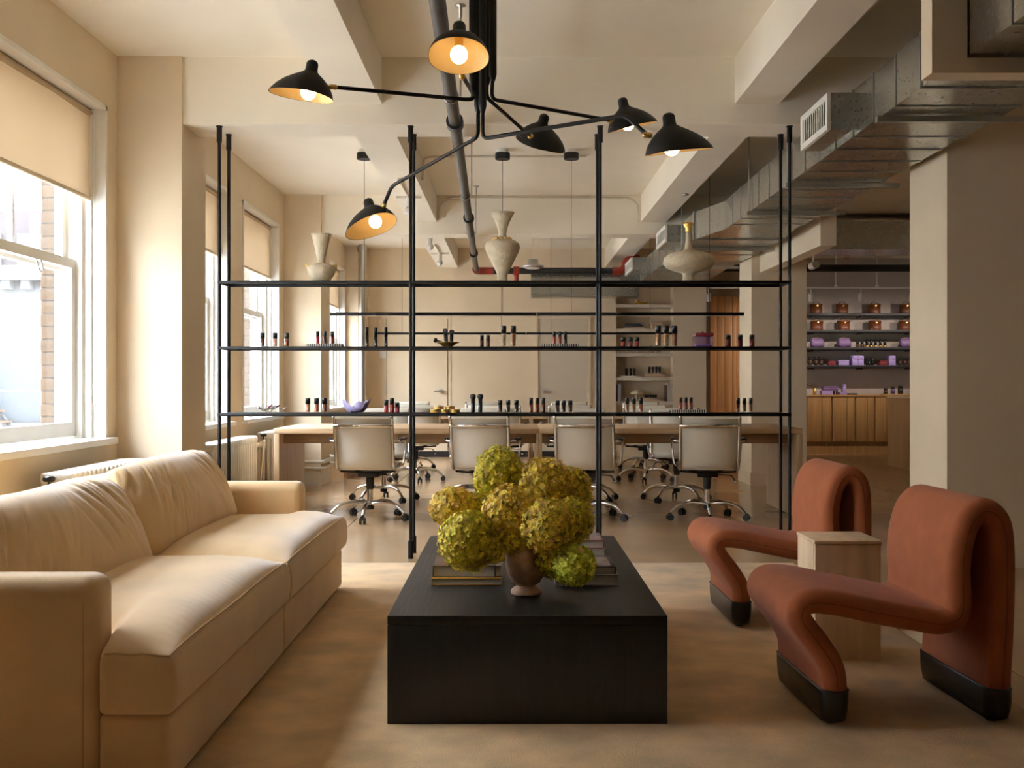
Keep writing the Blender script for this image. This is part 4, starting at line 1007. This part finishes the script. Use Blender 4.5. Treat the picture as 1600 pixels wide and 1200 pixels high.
# galvanised duct, section by section
du = thing('air_duct', (2.2, 7.0, 2.5), 'galvanised rectangular air duct running along the right of the ceiling', 'duct')
def duct_run(xa, xb, za, zb, D0, D1, step, side=True):
    n = max(1, round((D1-D0)/step)); q = (D1-D0)/n
    for i in range(n):
        a = D0+i*q; jz = random.uniform(-.002, .002)
        s = MB().box(xa+jz, xb-jz, a+.004, a+q-.004, za+jz, zb-jz).build('duct_section', 'galv', du)
        MB().box(xa-.006, xb+.006, a-.005, a+.005, za-.006, zb+.006).build('seam_flange', 'galvflange', s)
duct_run(1.913, 2.535, 2.507, 2.762, 4.37, 9.65, .33)
duct_run(1.806, 2.60, 2.42, 2.78, 2.2, 4.30, .40)
# transition piece
ta, tb = 9.65, 10.3
tr = MB().add([(1.913, ta, 2.507), (2.535, ta, 2.507), (2.535, ta, 2.762), (1.913, ta, 2.762), (1.747, tb, 2.507), (2.60, tb, 2.507), (2.60, tb, 2.765), (1.747, tb, 2.765)],
   [(0, 1, 2, 3), (7, 6, 5, 4), (0, 4, 5, 1), (1, 5, 6, 2), (2, 6, 7, 3), (3, 7, 4, 0)]).build('duct_transition', 'galv', du)
MB().box(1.735, 2.62, tb-.02, tb+.02, 2.495, 2.775).build('corner_flange', 'galvflange', tr)
duct_run(1.747, 2.60, 2.507, 2.765, 10.32, 15.2, .62)
for D in (5.55, 7.4, 8.6, 10.9, 12.6): 
    MB().box(1.88 if D < 10 else 1.71, 2.66, D-.02, D+.02, 2.470, 2.500).build('trapeze_bar', 'galvflange', du)
for D in (4.9, 7.4, 8.6, 10.9):
    xx = 1.895 if D < 10 else 1.72; MB().cyl((xx, D, 2.48), (xx, D, CEIL), .005, n=8).build('hanger_rod', 'steel', du)
MB().box(.27, 1.80, 15.22, 15.62, 2.36, 2.70).build('branch_duct', 'galv', du)
MB().cyl((.28, 15.20, 2.37), (1.22, 15.20, 2.37), .022, n=10).build('branch_rail', 'galvflange', du)
for (D0, D1, xg, xd, z0, z1) in ((5.96, 6.51, 1.747, 1.913, 2.53, 2.735), (11.07, 11.78, 1.578, 1.747, 2.585, 2.762), (13.98, 14.75, 1.55, 1.747, 2.60, 2.765)):
    rg = MB().box(xg+.02, xd, D0, D1, z0, z1).build('register_box', 'galv', du)
    MB().box(xg, xg+.02, D0, D1, z0, z0+.035).box(xg, xg+.02, D0, D1, z1-.035, z1).box(xg, xg+.02, D0, D0+.04, z0+.035, z1-.035).box(xg, xg+.02, D1-.04, D1, z0+.035, z1-.035).build('register_frame', 'trim', rg)
    n = 11; src = None; q = (D1-D0-.08)/n
    for i in range(n):
        m = MB().add([(xg+.002, D0+.04+q*(i+.15), z0+.035), (xg+.018, D0+.04+q*(i+.75), z0+.035), (xg+.018, D0+.04+q*(i+.75), z1-.035), (xg+.002, D0+.04+q*(i+.15), z1-.035),
                      (xg+.004, D0+.04+q*(i+.05), z0+.035), (xg+.02, D0+.04+q*(i+.65), z0+.035), (xg+.02, D0+.04+q*(i+.65), z1-.035), (xg+.004, D0+.04+q*(i+.05), z1-.035)],
                     [(3, 2, 1, 0), (4, 5, 6, 7), (0, 1, 5, 4), (2, 3, 7, 6), (1, 2, 6, 5), (3, 0, 4, 7)])
        m.build('louver', 'trim', rg)
MB().box(3.3, 7.3, 13.0, 13.6, 2.745, 3.09).build('cross_duct', 'galv', label='dark grey duct crossing the ceiling of the shop alcove', cat='duct')
MB().cyl((2.9, 15.0, 2.735), (7.4, 15.0, 2.735), .052, n=14).build('black_pipe', 'blackpipe', label='horizontal black pipe high in the shop alcove', cat='pipe')
# painted conduits
for nm, pts in (('thin painted conduit along the far cross beam', [(-.815, 11.84, 2.93), (-.80, 11.84, 3.10), (-.70, 11.84, 3.17), (1.30, 11.84, 3.17), (1.39, 11.84, 3.10), (1.39, 11.84, 2.90)]),
                ('thin conduit across the ceiling between the pendant canopies', [(-.80, 9.6, 2.95), (-.80, 9.75, 3.17), (-.70, 9.76, 3.185), (.67, 9.76, 3.185)])):
    MB().tube(bend(pts, .07, 6), .010, 8).build('conduit', 'conduit', label=nm, cat='conduit')
# bare bulb holders on the left long beam
for k, (D, lb) in enumerate(((10.2, 'bare bulb holder on the left beam, nearer one'), (12.9, 'bare bulb holder on the left beam, middle one'), (14.6, 'bare globe bulb hanging below the left beam at the back'))):
    t = thing('bulb_holder', (-.98, D, 2.905), lb, 'bulb', 'bare bulb holders')
    MB().tube([(-1.10, D, 2.89), (-.86, D, 2.89)], .010, 8).tube([(-.98, D-.9, 2.89), (-.98, D, 2.89)], .010, 8).build('conduit', 'conduit', t)
    MB().cyl((-.98, D, 2.89), (-.98, D, 2.80), .028, n=12).build('socket', 'white', t)
    MB().sphere((-.98, D, 2.765), .042, 14).build('globe', 'white', t)
# high-bay disc light over the far desks
hb = W(833, 415, 14.0)
t = thing('disc_light', (hb.x, 14.0, CEIL), 'grey disc ceiling light hanging in front of the black pipe', 'ceiling light')
MB().cyl((hb.x, 14, hb.z+.10), (hb.x, 14, CEIL), .004, n=6).build('cord', 'white', t)
MB().lathe([(.001, -.03), (.12, -.03), (.14, -.015), (.14, .0), (.07, .02), (.065, .08), (.001, .085)], (hb.x, 14, hb.z), 26).build('housing', 'steel', t)
MB().lathe([(.001, -.045), (.08, -.042), (.118, -.031), (.001, -.031)], (hb.x, 14, hb.z), 26).build('lens', 'lightdiff', t)
# sprinkler rosette on the right beam
MB().lathe([(.001, 2.905), (.03, 2.905), (.03, 2.89), (.001, 2.888)][::-1], (g(1071, 10.1), 10.1, 0), 16).build('ceiling_rosette', 'steel', label='tiny metal rosette under the right long beam', cat='sprinkler')

# ================================================================== NICHE SHELVES IN THE BACK WALL
def nx(px): return (px-800)*16.6/F
def nzz(py): return EYE-(py-600)*16.6/F
ns = thing('niche_shelves', ((NX0+NX1)/2, BW+.15, NZ0), 'built-in cream niche shelves right of the framed door', 'shelves')
SHZ = [nzz(y) for y in (476, 514, 552, 589.5, 627)]+[.45]
for z in SHZ: MB().box(NX0, NX1, BW+.012, BW+.33, z-.05, z).build('shelf', 'niche', ns)
ND = BW+.13
def box_thing(name, px0, px1, lev, h, m, label, cat, D=ND, dep=.12, z=None, group=None, part=None):
    x0, x1 = nx(px0), nx(px1); zb = SHZ[lev] if z is None else z
    t = thing(name, ((x0+x1)/2, D, zb), label, cat, group); hh = h*16.6/F
    MB().rbox(x0, x1, D-dep/2, D+dep/2, zb, zb+hh*.72, .004, 1).build('body', m, t); MB().rbox(x0-.002, x1+.002, D-dep/2-.002, D+dep/2+.002, zb+hh*.722, zb+hh, .004, 1).build('lid', m, t); return zb+hh
M['navy'] = mat('slate_blue', (.06, .07, .11), .5); M['kraft'] = mat('kraft_card', (.50, .36, .24), .7); M['sandbook'] = mat('sand_paper', (.48, .42, .34), .7)
fb = thing('fruit_bowl', (nx(1002), ND, SHZ[0]), 'shallow bowl of reddish pods on the top niche shelf', 'bowl')
MB().lathe([(.001, 0), (.05, 0), (.12, .03), (.118, .033), (.05, .008), (.001, .006)], (nx(1002), ND, SHZ[0]), 24).build('bowl', 'ochre_cloth', fb)
for k in range(7): MB().sphere((nx(1002)+random.uniform(-.08, .08), ND+random.uniform(-.04, .04), SHZ[0]+.045), .025, 8, 1.2).build('pod', 'terracotta' if k % 2 else 'ochre_cloth', fb)
z = box_thing('flat_box', 973, 1006.5, 1, 3.2, 'kraft', 'flat kraft box under the blue books in the niche', 'box')
z = box_thing('blue_box', 975, 1004, 1, 3.4, 'navy', 'slate blue flat box in the middle of the stack', 'box', z=z)
box_thing('blue_box', 977, 1001, 1, 1.8, 'navy', 'small slate blue box on top of the stack', 'box', z=z)
box_thing('kraft_box', 1017.5, 1034, 1, 10, 'kraft', 'upright kraft box on the second niche shelf', 'box')
for k in range(7):
    px = 981+k*4.0; x = nx(px); t = thing('polish_bottle', (x, ND, SHZ[2]), 'small dark bottle in the row on the third niche shelf, number %s from the left' % ('one', 'two', 'three', 'four', 'five', 'six', 'seven')[k], 'bottle', 'row of small bottles in the niche')
    MB().lathe([(.0005, 0), (.013, 0), (.013, .04), (.006, .044), (.0005, .044)], (x, ND, SHZ[2]), 10).build('body', 'sandbook', t); MB().lathe([(.0005, .0445), (.008, .0445), (.007, .075), (.0005, .075)], (x, ND, SHZ[2]), 10).build('cap', 'cap', t)
t = thing('figurine', (nx(1018), ND, SHZ[2]), 'pale slim figurine on the third niche shelf', 'figurine'); MB().lathe([(.0005, 0), (.035, 0), (.03, .03), (.012, .05), (.018, .09), (.010, .115), (.0005, .118)], (nx(1018), ND, SHZ[2]), 16).build('body', 'kraft', t); MB().lathe([(.0005, .118), (.028, .120), (.024, .128), (.0005, .130)], (nx(1018), ND, SHZ[2]), 16).build('cap', 'kraft', t)
for k, px in enumerate((1027.5, 1031)): MB().sphere((nx(px), ND-.05, SHZ[2]+.016), .016, 12).build('glass_ball', 'chrome', label='%s of two shiny balls on the third niche shelf' % ('left', 'right')[k], cat='ball', group='shiny balls')
tz = SHZ[3]; x = nx(985.5)
MB().lathe([(.001, 0), (.13, .0), (.165, .022), (.16, .028), (.10, .026), (.001, .026)], (x, ND, tz), 26).build('white_plate', 'trim', label='oval white plate under three bottles in the niche', cat='plate')
def small_set(pxs, z, h, label, group):
    for k, px in enumerate(pxs):
        x = nx(px); t = thing('dark_bottle', (x, ND, z), label % ('leftmost', 'second', 'third', 'fourth', 'fifth', 'sixth')[k], 'bottle', group)
        MB().lathe([(.0005, 0), (.016, 0), (.019, h*.55), (.0005, h*.56)], (x, ND, z), 12).build('body', 'cap', t); MB().lathe([(.0005, h*.565), (.021, h*.565), (.021, h), (.0005, h)], (x, ND, z), 12).build('cap', 'blackplastic', t)
small_set((979, 986, 991.5), tz+.028, .11, '%s of three dark bottles on the white niche plate', 'bottles on the niche plate')
z = box_thing('linen_box', 1008.5, 1039, 3, 6.5, 'kraft', 'linen box carrying black bottles on the fourth niche shelf', 'box')
small_set((1015, 1020.5, 1026, 1031), z, .10, '%s of four black bottles on the linen box', 'bottles on the linen box')
def upright_book(px, w, h, z, m, label):
    x = nx(px); t = thing('book', (x, ND, z), label, 'book', 'upright books in the niche'); r = w*16.6/F/2; H = h*16.6/F
    MB().rbox(x-r, x+r, ND-.10, ND-.095, z, z+H, .001, 1).box(x-r, x-r+.003, ND-.095, ND+.08, z, z+H).box(x+r-.003, x+r, ND-.095, ND+.08, z, z+H).build('cover', m, t)
    MB().box(x-r+.003, x+r-.003, ND-.094, ND+.078, z+.004, z+H-.004).build('page_block', 'paper', t)
M['lilacgrey'] = mat('lilac_grey', (.40, .38, .46), .6)
for k, (px, w, h, m) in enumerate(((965.5, 3, 26, 'lilacgrey'), (968.6, 2.4, 27, 'lilacgrey'))): upright_book(px, w, h, SHZ[4], m, '%s lilac-grey book at the left of the fifth niche shelf' % ('left', 'right')[k])
for k, (px, w, h, m) in enumerate(((1040.3, 2.4, 25, 'umber_print'), (1043.4, 3, 28, 'sandbook'), (1046.9, 3.2, 27, 'sandbook'), (1050.2, 2.4, 24, 'sandbook'))): upright_book(px, w, h, SHZ[4], m, '%s of four books at the right of the fifth niche shelf' % ('leftmost dark one', 'second', 'third', 'last')[k])
x = nx(995.5); t = thing('mushroom_lamp', (x, ND, SHZ[4]), 'small cream mushroom lamp on the fifth niche shelf', 'lamp')
MB().lathe([(.001, 0), (.05, 0), (.03, .03), (.022, .06), (.03, .10), (.001, .10)], (x, ND, SHZ[4]), 20).build('base', 'ceramic', t); MB().lathe([(.001, .10), (.06, .102), (.10, .115), (.09, .15), (.05, .17), (.001, .175)], (x, ND, SHZ[4]), 24).build('shade', 'ceramic', t)
z = box_thing('kraft_box', 1004.5, 1035, 4, 5.5, 'kraft', 'low kraft box on the fifth niche shelf', 'box')
small_set((1009, 1013, 1017, 1021, 1025), z, .045, '%s of five tiny black bottles on the low kraft box', 'bottles on the kraft box')

# ================================================================== SHOP ALCOVE BEYOND THE COLUMNS
wp = thing('wood_wall_panel', (3.5, 17.7, 0), 'amber wooden wall panel left of the far column', 'panel')
for (a, b) in ((3.27, 3.38), (3.384, 3.50), (3.504, 3.63), (3.634, 3.70), (3.704, 3.80)): MB().rbox(a, b, 17.72, 17.775, 0, 2.56, .004, 1).build('plank', 'doorwood', wp)
AD = 17.62
ax = lambda px, D=AD: (px-800)*D/F
az = lambda py, D=AD: EYE-(py-600)*D/F
AL = [az(490), az(516), az(543), az(571)]
for k, z in enumerate(AL):
    s = thing('wall_shelf', (5.5, 17.65, z), '%s dark wall shelf in the shop alcove' % ('topmost', 'second', 'third', 'lowest')[k], 'shelf', 'dark alcove shelves')
    MB().rbox(4.5, 7.2, 17.46, 17.80, z-.045, z, .004, 1).build('board', 'shelfdark', s)
    for xx in (4.9, 5.7, 6.5): MB().box(xx-.01, xx+.01, 17.50, 17.79, z-.065, z-.0455).build('bracket', 'shelfdark', s)
def bag(px, z, label):
    x = ax(px); t = thing('tan_bag', (x, AD, z), label, 'bag', 'tan leather vanity bags'); w = .100; H = .158
    MB().lathe([(.001, 0), (w*.97, 0), (w, .006), (w, H*.78), (.001, H*.78)], (x, AD, z), 28, lambda p: (p.x, p.y*.8, p.z)).build('body', 'tan', t)
    ld = MB().lathe([(.001, H*.785), (w*1.03, H*.785), (w*1.03, H*.96), (w*.97, H), (.001, H)], (x, AD, z), 28, lambda p: (p.x, p.y*.8, p.z)).build('lid', 'tan', t)
    MB().tube(spline([(x-.045, AD, z+H-.004), (x-.035, AD, z+H+.026), (x+.035, AD, z+H+.026), (x+.045, AD, z+H-.004)], 5), .006, 6).build('handle', 'tandark', ld)
    MB().box(x-.012, x+.012, AD-.091, AD-.081, z+H*.70, z+H*.84).build('clasp', 'brass', ld)
w4 = ('first', 'second', 'third', 'fourth')
for k, px in enumerate((1275, 1315.6, 1366, 1415)): bag(px, AL[0], '%s tan leather bag from the left on the topmost alcove shelf' % w4[k])
for k, px in enumerate((1276, 1318, 1367, 1414)): bag(px, AL[1], '%s tan leather bag from the left on the second alcove shelf' % w4[k])
def pouch(px, z, label):
    x = ax(px); t = thing('lilac_pouch', (x, AD, z), label, 'pouch', 'lilac pouches')
    MB().rbox(x-.112, x+.112, AD-.06, AD+.06, z, z+.155, .045, 4, (4, 2, 4), lambda w, q, h: (w.x*1.0-(q.x*.12*max(0, q.z/h[2])), AD+(w.y-AD)*(1-.45*max(0, q.z/h[2])), w.z+.006*math.sin(q.x*40))).build('body', 'lilacdark', t)
    MB().tube([(x-.085, AD, z+.150), (x, AD, z+.158), (x+.085, AD, z+.150)], .005, 6).build('zip', 'gold', t)
for k, px in enumerate((1277, 1319, 1416)): pouch(px, AL[2], '%s dark lilac pouch on the third alcove shelf' % ('first', 'second', 'last')[k])
def jar(px, z, w, h, m, label, cat='bottle', group='dark alcove bottles', D=AD, capm='cap', cf=.35):
    x = ax(px, D); t = thing('cosmetic_bottle', (x, D, z), label, cat, group); r = w*D/F/2; H = h*D/F
    MB().lathe([(.0005, 0), (r, 0), (r, H*(1-cf)), (.0005, H*(1-cf))], (x, D, z), 12).build('body', m, t); MB().lathe([(.0005, H*(1-cf)+.0005), (r*.85, H*(1-cf)+.0005), (r*.85, H), (.0005, H)], (x, D, z), 12).build('cap', capm, t)
for k, px in enumerate((1340, 1347)): jar(px, AL[2], 5.5, 9, 'umber_print', '%s of two squat dark jars on the third alcove shelf' % ('left', 'right')[k])
for k, px in enumerate((1354.5, 1361, 1368, 1375.5, 1382.5)): jar(px, AL[2], 5, 12.5, 'gold', '%s of five gold-bottomed tubes on the third alcove shelf' % ('first', 'second', 'third', 'fourth', 'fifth')[k], 'tube', 'gold-bottomed tubes', cf=.72)
for k, px in enumerate((1266, 1275, 1283.5)): jar(px, AL[3], 5.5, 13, 'umber_print', '%s of three amber-dark bottles on the lowest alcove shelf' % POS3[k])
def abox(px0, px1, z, h, m, label, dep=.12, D=AD, group=None):
    x0, x1 = ax(px0, D), ax(px1, D); H = h*D/F; t = thing('gift_box', ((x0+x1)/2, D, z), label, 'box', group)
    MB().rbox(x0, x1, D-dep/2, D+dep/2, z, z+H*.62, .003, 1).build('base', m, t); MB().rbox(x0-.002, x1+.002, D-dep/2-.002, D+dep/2+.002, z+H*.625, z+H, .003, 1).build('lid', m, t); return z+H
abox(1293.5, 1304, AL[3], 7, 'red_cover', 'dark red low box on the lowest alcove shelf')
abox(1308.5, 1325, AL[3], 8, 'lilac', 'low wide lilac box on the lowest alcove shelf')
abox(1330, 1338.6, AL[3], 15, 'lilac', 'tall lilac carton, left of a pair on the lowest alcove shelf'); abox(1339, 1348, AL[3], 15, 'lilac', 'tall lilac carton, right of a pair on the lowest alcove shelf')
for k, px in enumerate((1354.5, 1358.5, 1363)): jar(px, AL[3], 3.6, 12, 'cap', '%s of three slim black bottles on the lowest alcove shelf' % POS3[k])
abox(1373, 1384.5, AL[3], 7.5, 'red_cover', 'second dark red low box on the lowest alcove shelf')
abox(1387, 1397.5, AL[3], 15, 'lilac', 'single tall lilac carton near the right of the lowest alcove shelf')
for k, px in enumerate((1406.5, 1414, 1420)): jar(px, AL[3], 5, 12, 'umber_print', '%s of three bottles at the right end of the lowest alcove shelf' % POS3[k])
# long cabinet
CD = 17.25; czt = .945
cb = thing('oak_cabinet', (5.6, CD+.25, 0), 'long honey oak cabinet below the alcove shelves', 'cabinet')
MB().rbox(4.45, 7.2, CD, 17.79, czt-.03, czt, .003, 1).build('worktop', 'cabinet', cb)
MB().box(4.47, 7.2, CD+.035, 17.79, .19, czt-.0305).build('carcass', 'cabinet', cb)
MB().box(4.47, 7.2, CD+.02, 17.79, .0, .12).build('plinth', 'cabinet', cb)
MB().box(4.47, 7.2, CD+.07, 17.79, .12, .19).build('shadow_gap', 'islandwood', cb)
edges = [1262, 1284.5, 1301, 1323.5, 1337.5, 1355.5, 1368, 1386, 1400, 1415, 1432]
for i in range(len(edges)-1):
    a, b = ax(edges[i], CD), ax(edges[i+1], CD); gap = .022 if i % 2 else .004
    MB().rbox(a+.003, b-gap, CD+.008, CD+.033, .20, czt-.04, .002, 1).build('door_panel', 'cabinet', cb)
for px in (1293, 1329, 1361): MB().cyl((ax(px, CD), CD+.012, .155), (ax(px, CD), CD-.008, .155), .018, n=12).build('knob', 'islandwood', cb)
IT = CD+.28
t = thing('twig_vase', (ax(1273, IT), IT, czt), 'small gold vase with bare twigs on the oak cabinet', 'vase')
MB().lathe([(.0005, 0), (.028, 0), (.028, .11), (.022, .11), (.022, .02), (.0005, .02)], (ax(1273, IT), IT, czt), 14).build('vessel', 'gold', t)
for k in range(5):
    xx = ax(1273, IT); MB().tube(spline([(xx, IT, czt+.03), (xx-.02*k+.03, IT, czt+.13), (xx-.045*k+.05, IT+.02, czt+.16+.015*(k % 3))], 4), .0035, 5).build('twig', 'umber_print', t)
z = abox(1282.5, 1300, czt, 6.5, 'lilac', 'lilac box at the bottom of the counter stack', D=IT); abox(1285, 1308, z, 7, 'lilacdark', 'darker lilac box on top of the counter stack', D=IT)
for k, px in enumerate((1303, 1307.5)): jar(px, czt, 3.4, 8, 'umber_print', '%s of two small bottles on the cabinet' % ('left', 'right')[k], D=IT)
abox(1311, 1322, czt, 4, 'lilac', 'flat lilac box in the middle of the cabinet', D=IT); abox(1316, 1320.5, czt+.045, 12, 'lilac', 'slim upright lilac carton on the flat box', D=IT)
abox(1322.5, 1338, czt, 2.2, 'cap', 'flat black palette lying on the cabinet', D=IT)
# island counter
ic = thing('island_counter', (5.9, 14.0, 0), 'dark oak island counter in front of the cabinet', 'counter')
ix0 = 5.17
MB().box(ix0, 6.8, 13.3, 14.8, 0, .93).build('body', 'islandwood', ic); MB().rbox(ix0-.01, 6.82, 13.28, 14.82, .931, .965, .003, 1).build('worktop', 'oak', ic)
MB().rbox(ax(1378, IT), ax(1418, IT), IT-.12, IT+.10, czt+.0005, czt+.012, .004, 1).build('display_tray', 'brass', label='brass tray of products at the right end of the oak cabinet', cat='tray')
for k, (px, w, h, m) in enumerate(((1384, 6.5, 9, 'umber_print'), (1395, 6.5, 12, 'lilacdark'), (1407, 8, 13, 'cap'))): jar(px, czt+.0125, w, h, m, '%s bottle on the brass tray at the cabinet end' % ('left dark', 'middle lilac', 'right black')[k], D=IT)
# track lighting
tk = thing('track_light', (5.5, 16.4, 2.6), 'white ceiling track with spotlight heads over the alcove', 'track light')
MB().box(3.0, 7.3, 16.38, 16.42, 2.575, 2.60).build('track', 'white', tk)
for px in (1306, 1370, 1440): MB().cyl((ax(px, 16.4), 16.4, 2.60), (ax(px, 16.4), 16.4, CEIL), .007, n=6).cyl((ax(px, 16.4), 16.4, 2.60), (ax(px, 16.4), 16.4, 2.63), .028, n=12).build('drop_rod', 'white', tk)
for px in (1107, 1267, 1345, 1425, 1500):
    x = ax(px, 16.4); hd = MB().cyl((x, 16.4, 2.575), (x, 16.4, 2.50), .010, n=8).cyl((x, 16.4, 2.50), (x+.012, 16.45, 2.39), .034, n=14).build('spot_head', 'white', tk)
    if px > 1200:
        sl = bpy.data.lights.new('spot_beam', 'SPOT'); sl.energy = 24; sl.color = (1.0, .84, .74); sl.spot_size = R(95); sl.spot_blend = .7; sl.shadow_soft_size = .03
        so = bpy.data.objects.new('spot_beam', sl); COL.objects.link(so); so.parent = hd
        so.location = Vector((x+.015, 16.46, 2.375))-ORI[hd]; so.rotation_euler = Vector((-.35, 1.0, -.75)).to_track_quat('-Z', 'Y').to_euler()
bb = W(1323.5, 399, 15.8); t = thing('pendant_bulb', (bb.x, 15.8, CEIL), 'clear filament bulb hanging in the alcove', 'bulb')
MB().cyl((bb.x, 15.8, bb.z+.06), (bb.x, 15.8, CEIL), .008, n=8).build('cord', 'white', t); MB().lathe([(.001, -.07), (.03, -.06), (.042, -.03), (.03, .02), (.018, .06), (.001, .062)], (bb.x, 15.8, bb.z), 16).build('bulb', 'bottle_glass', t)
bb = W(1268, 411, 12.9); t = thing('security_camera', (bb.x, 12.9, bb.z), 'small white camera bracketed beside the far column', 'camera')
MB().cyl((bb.x, 12.9, bb.z-.04), (bb.x, 12.7, bb.z-.04), .045, n=14).build('body', 'white', t); MB().tube([(bb.x, 12.85, bb.z), (bb.x-.05, 12.6, bb.z+.08), (3.20, 12.50, bb.z+.08)], .012, 8).build('bracket', 'white', t)
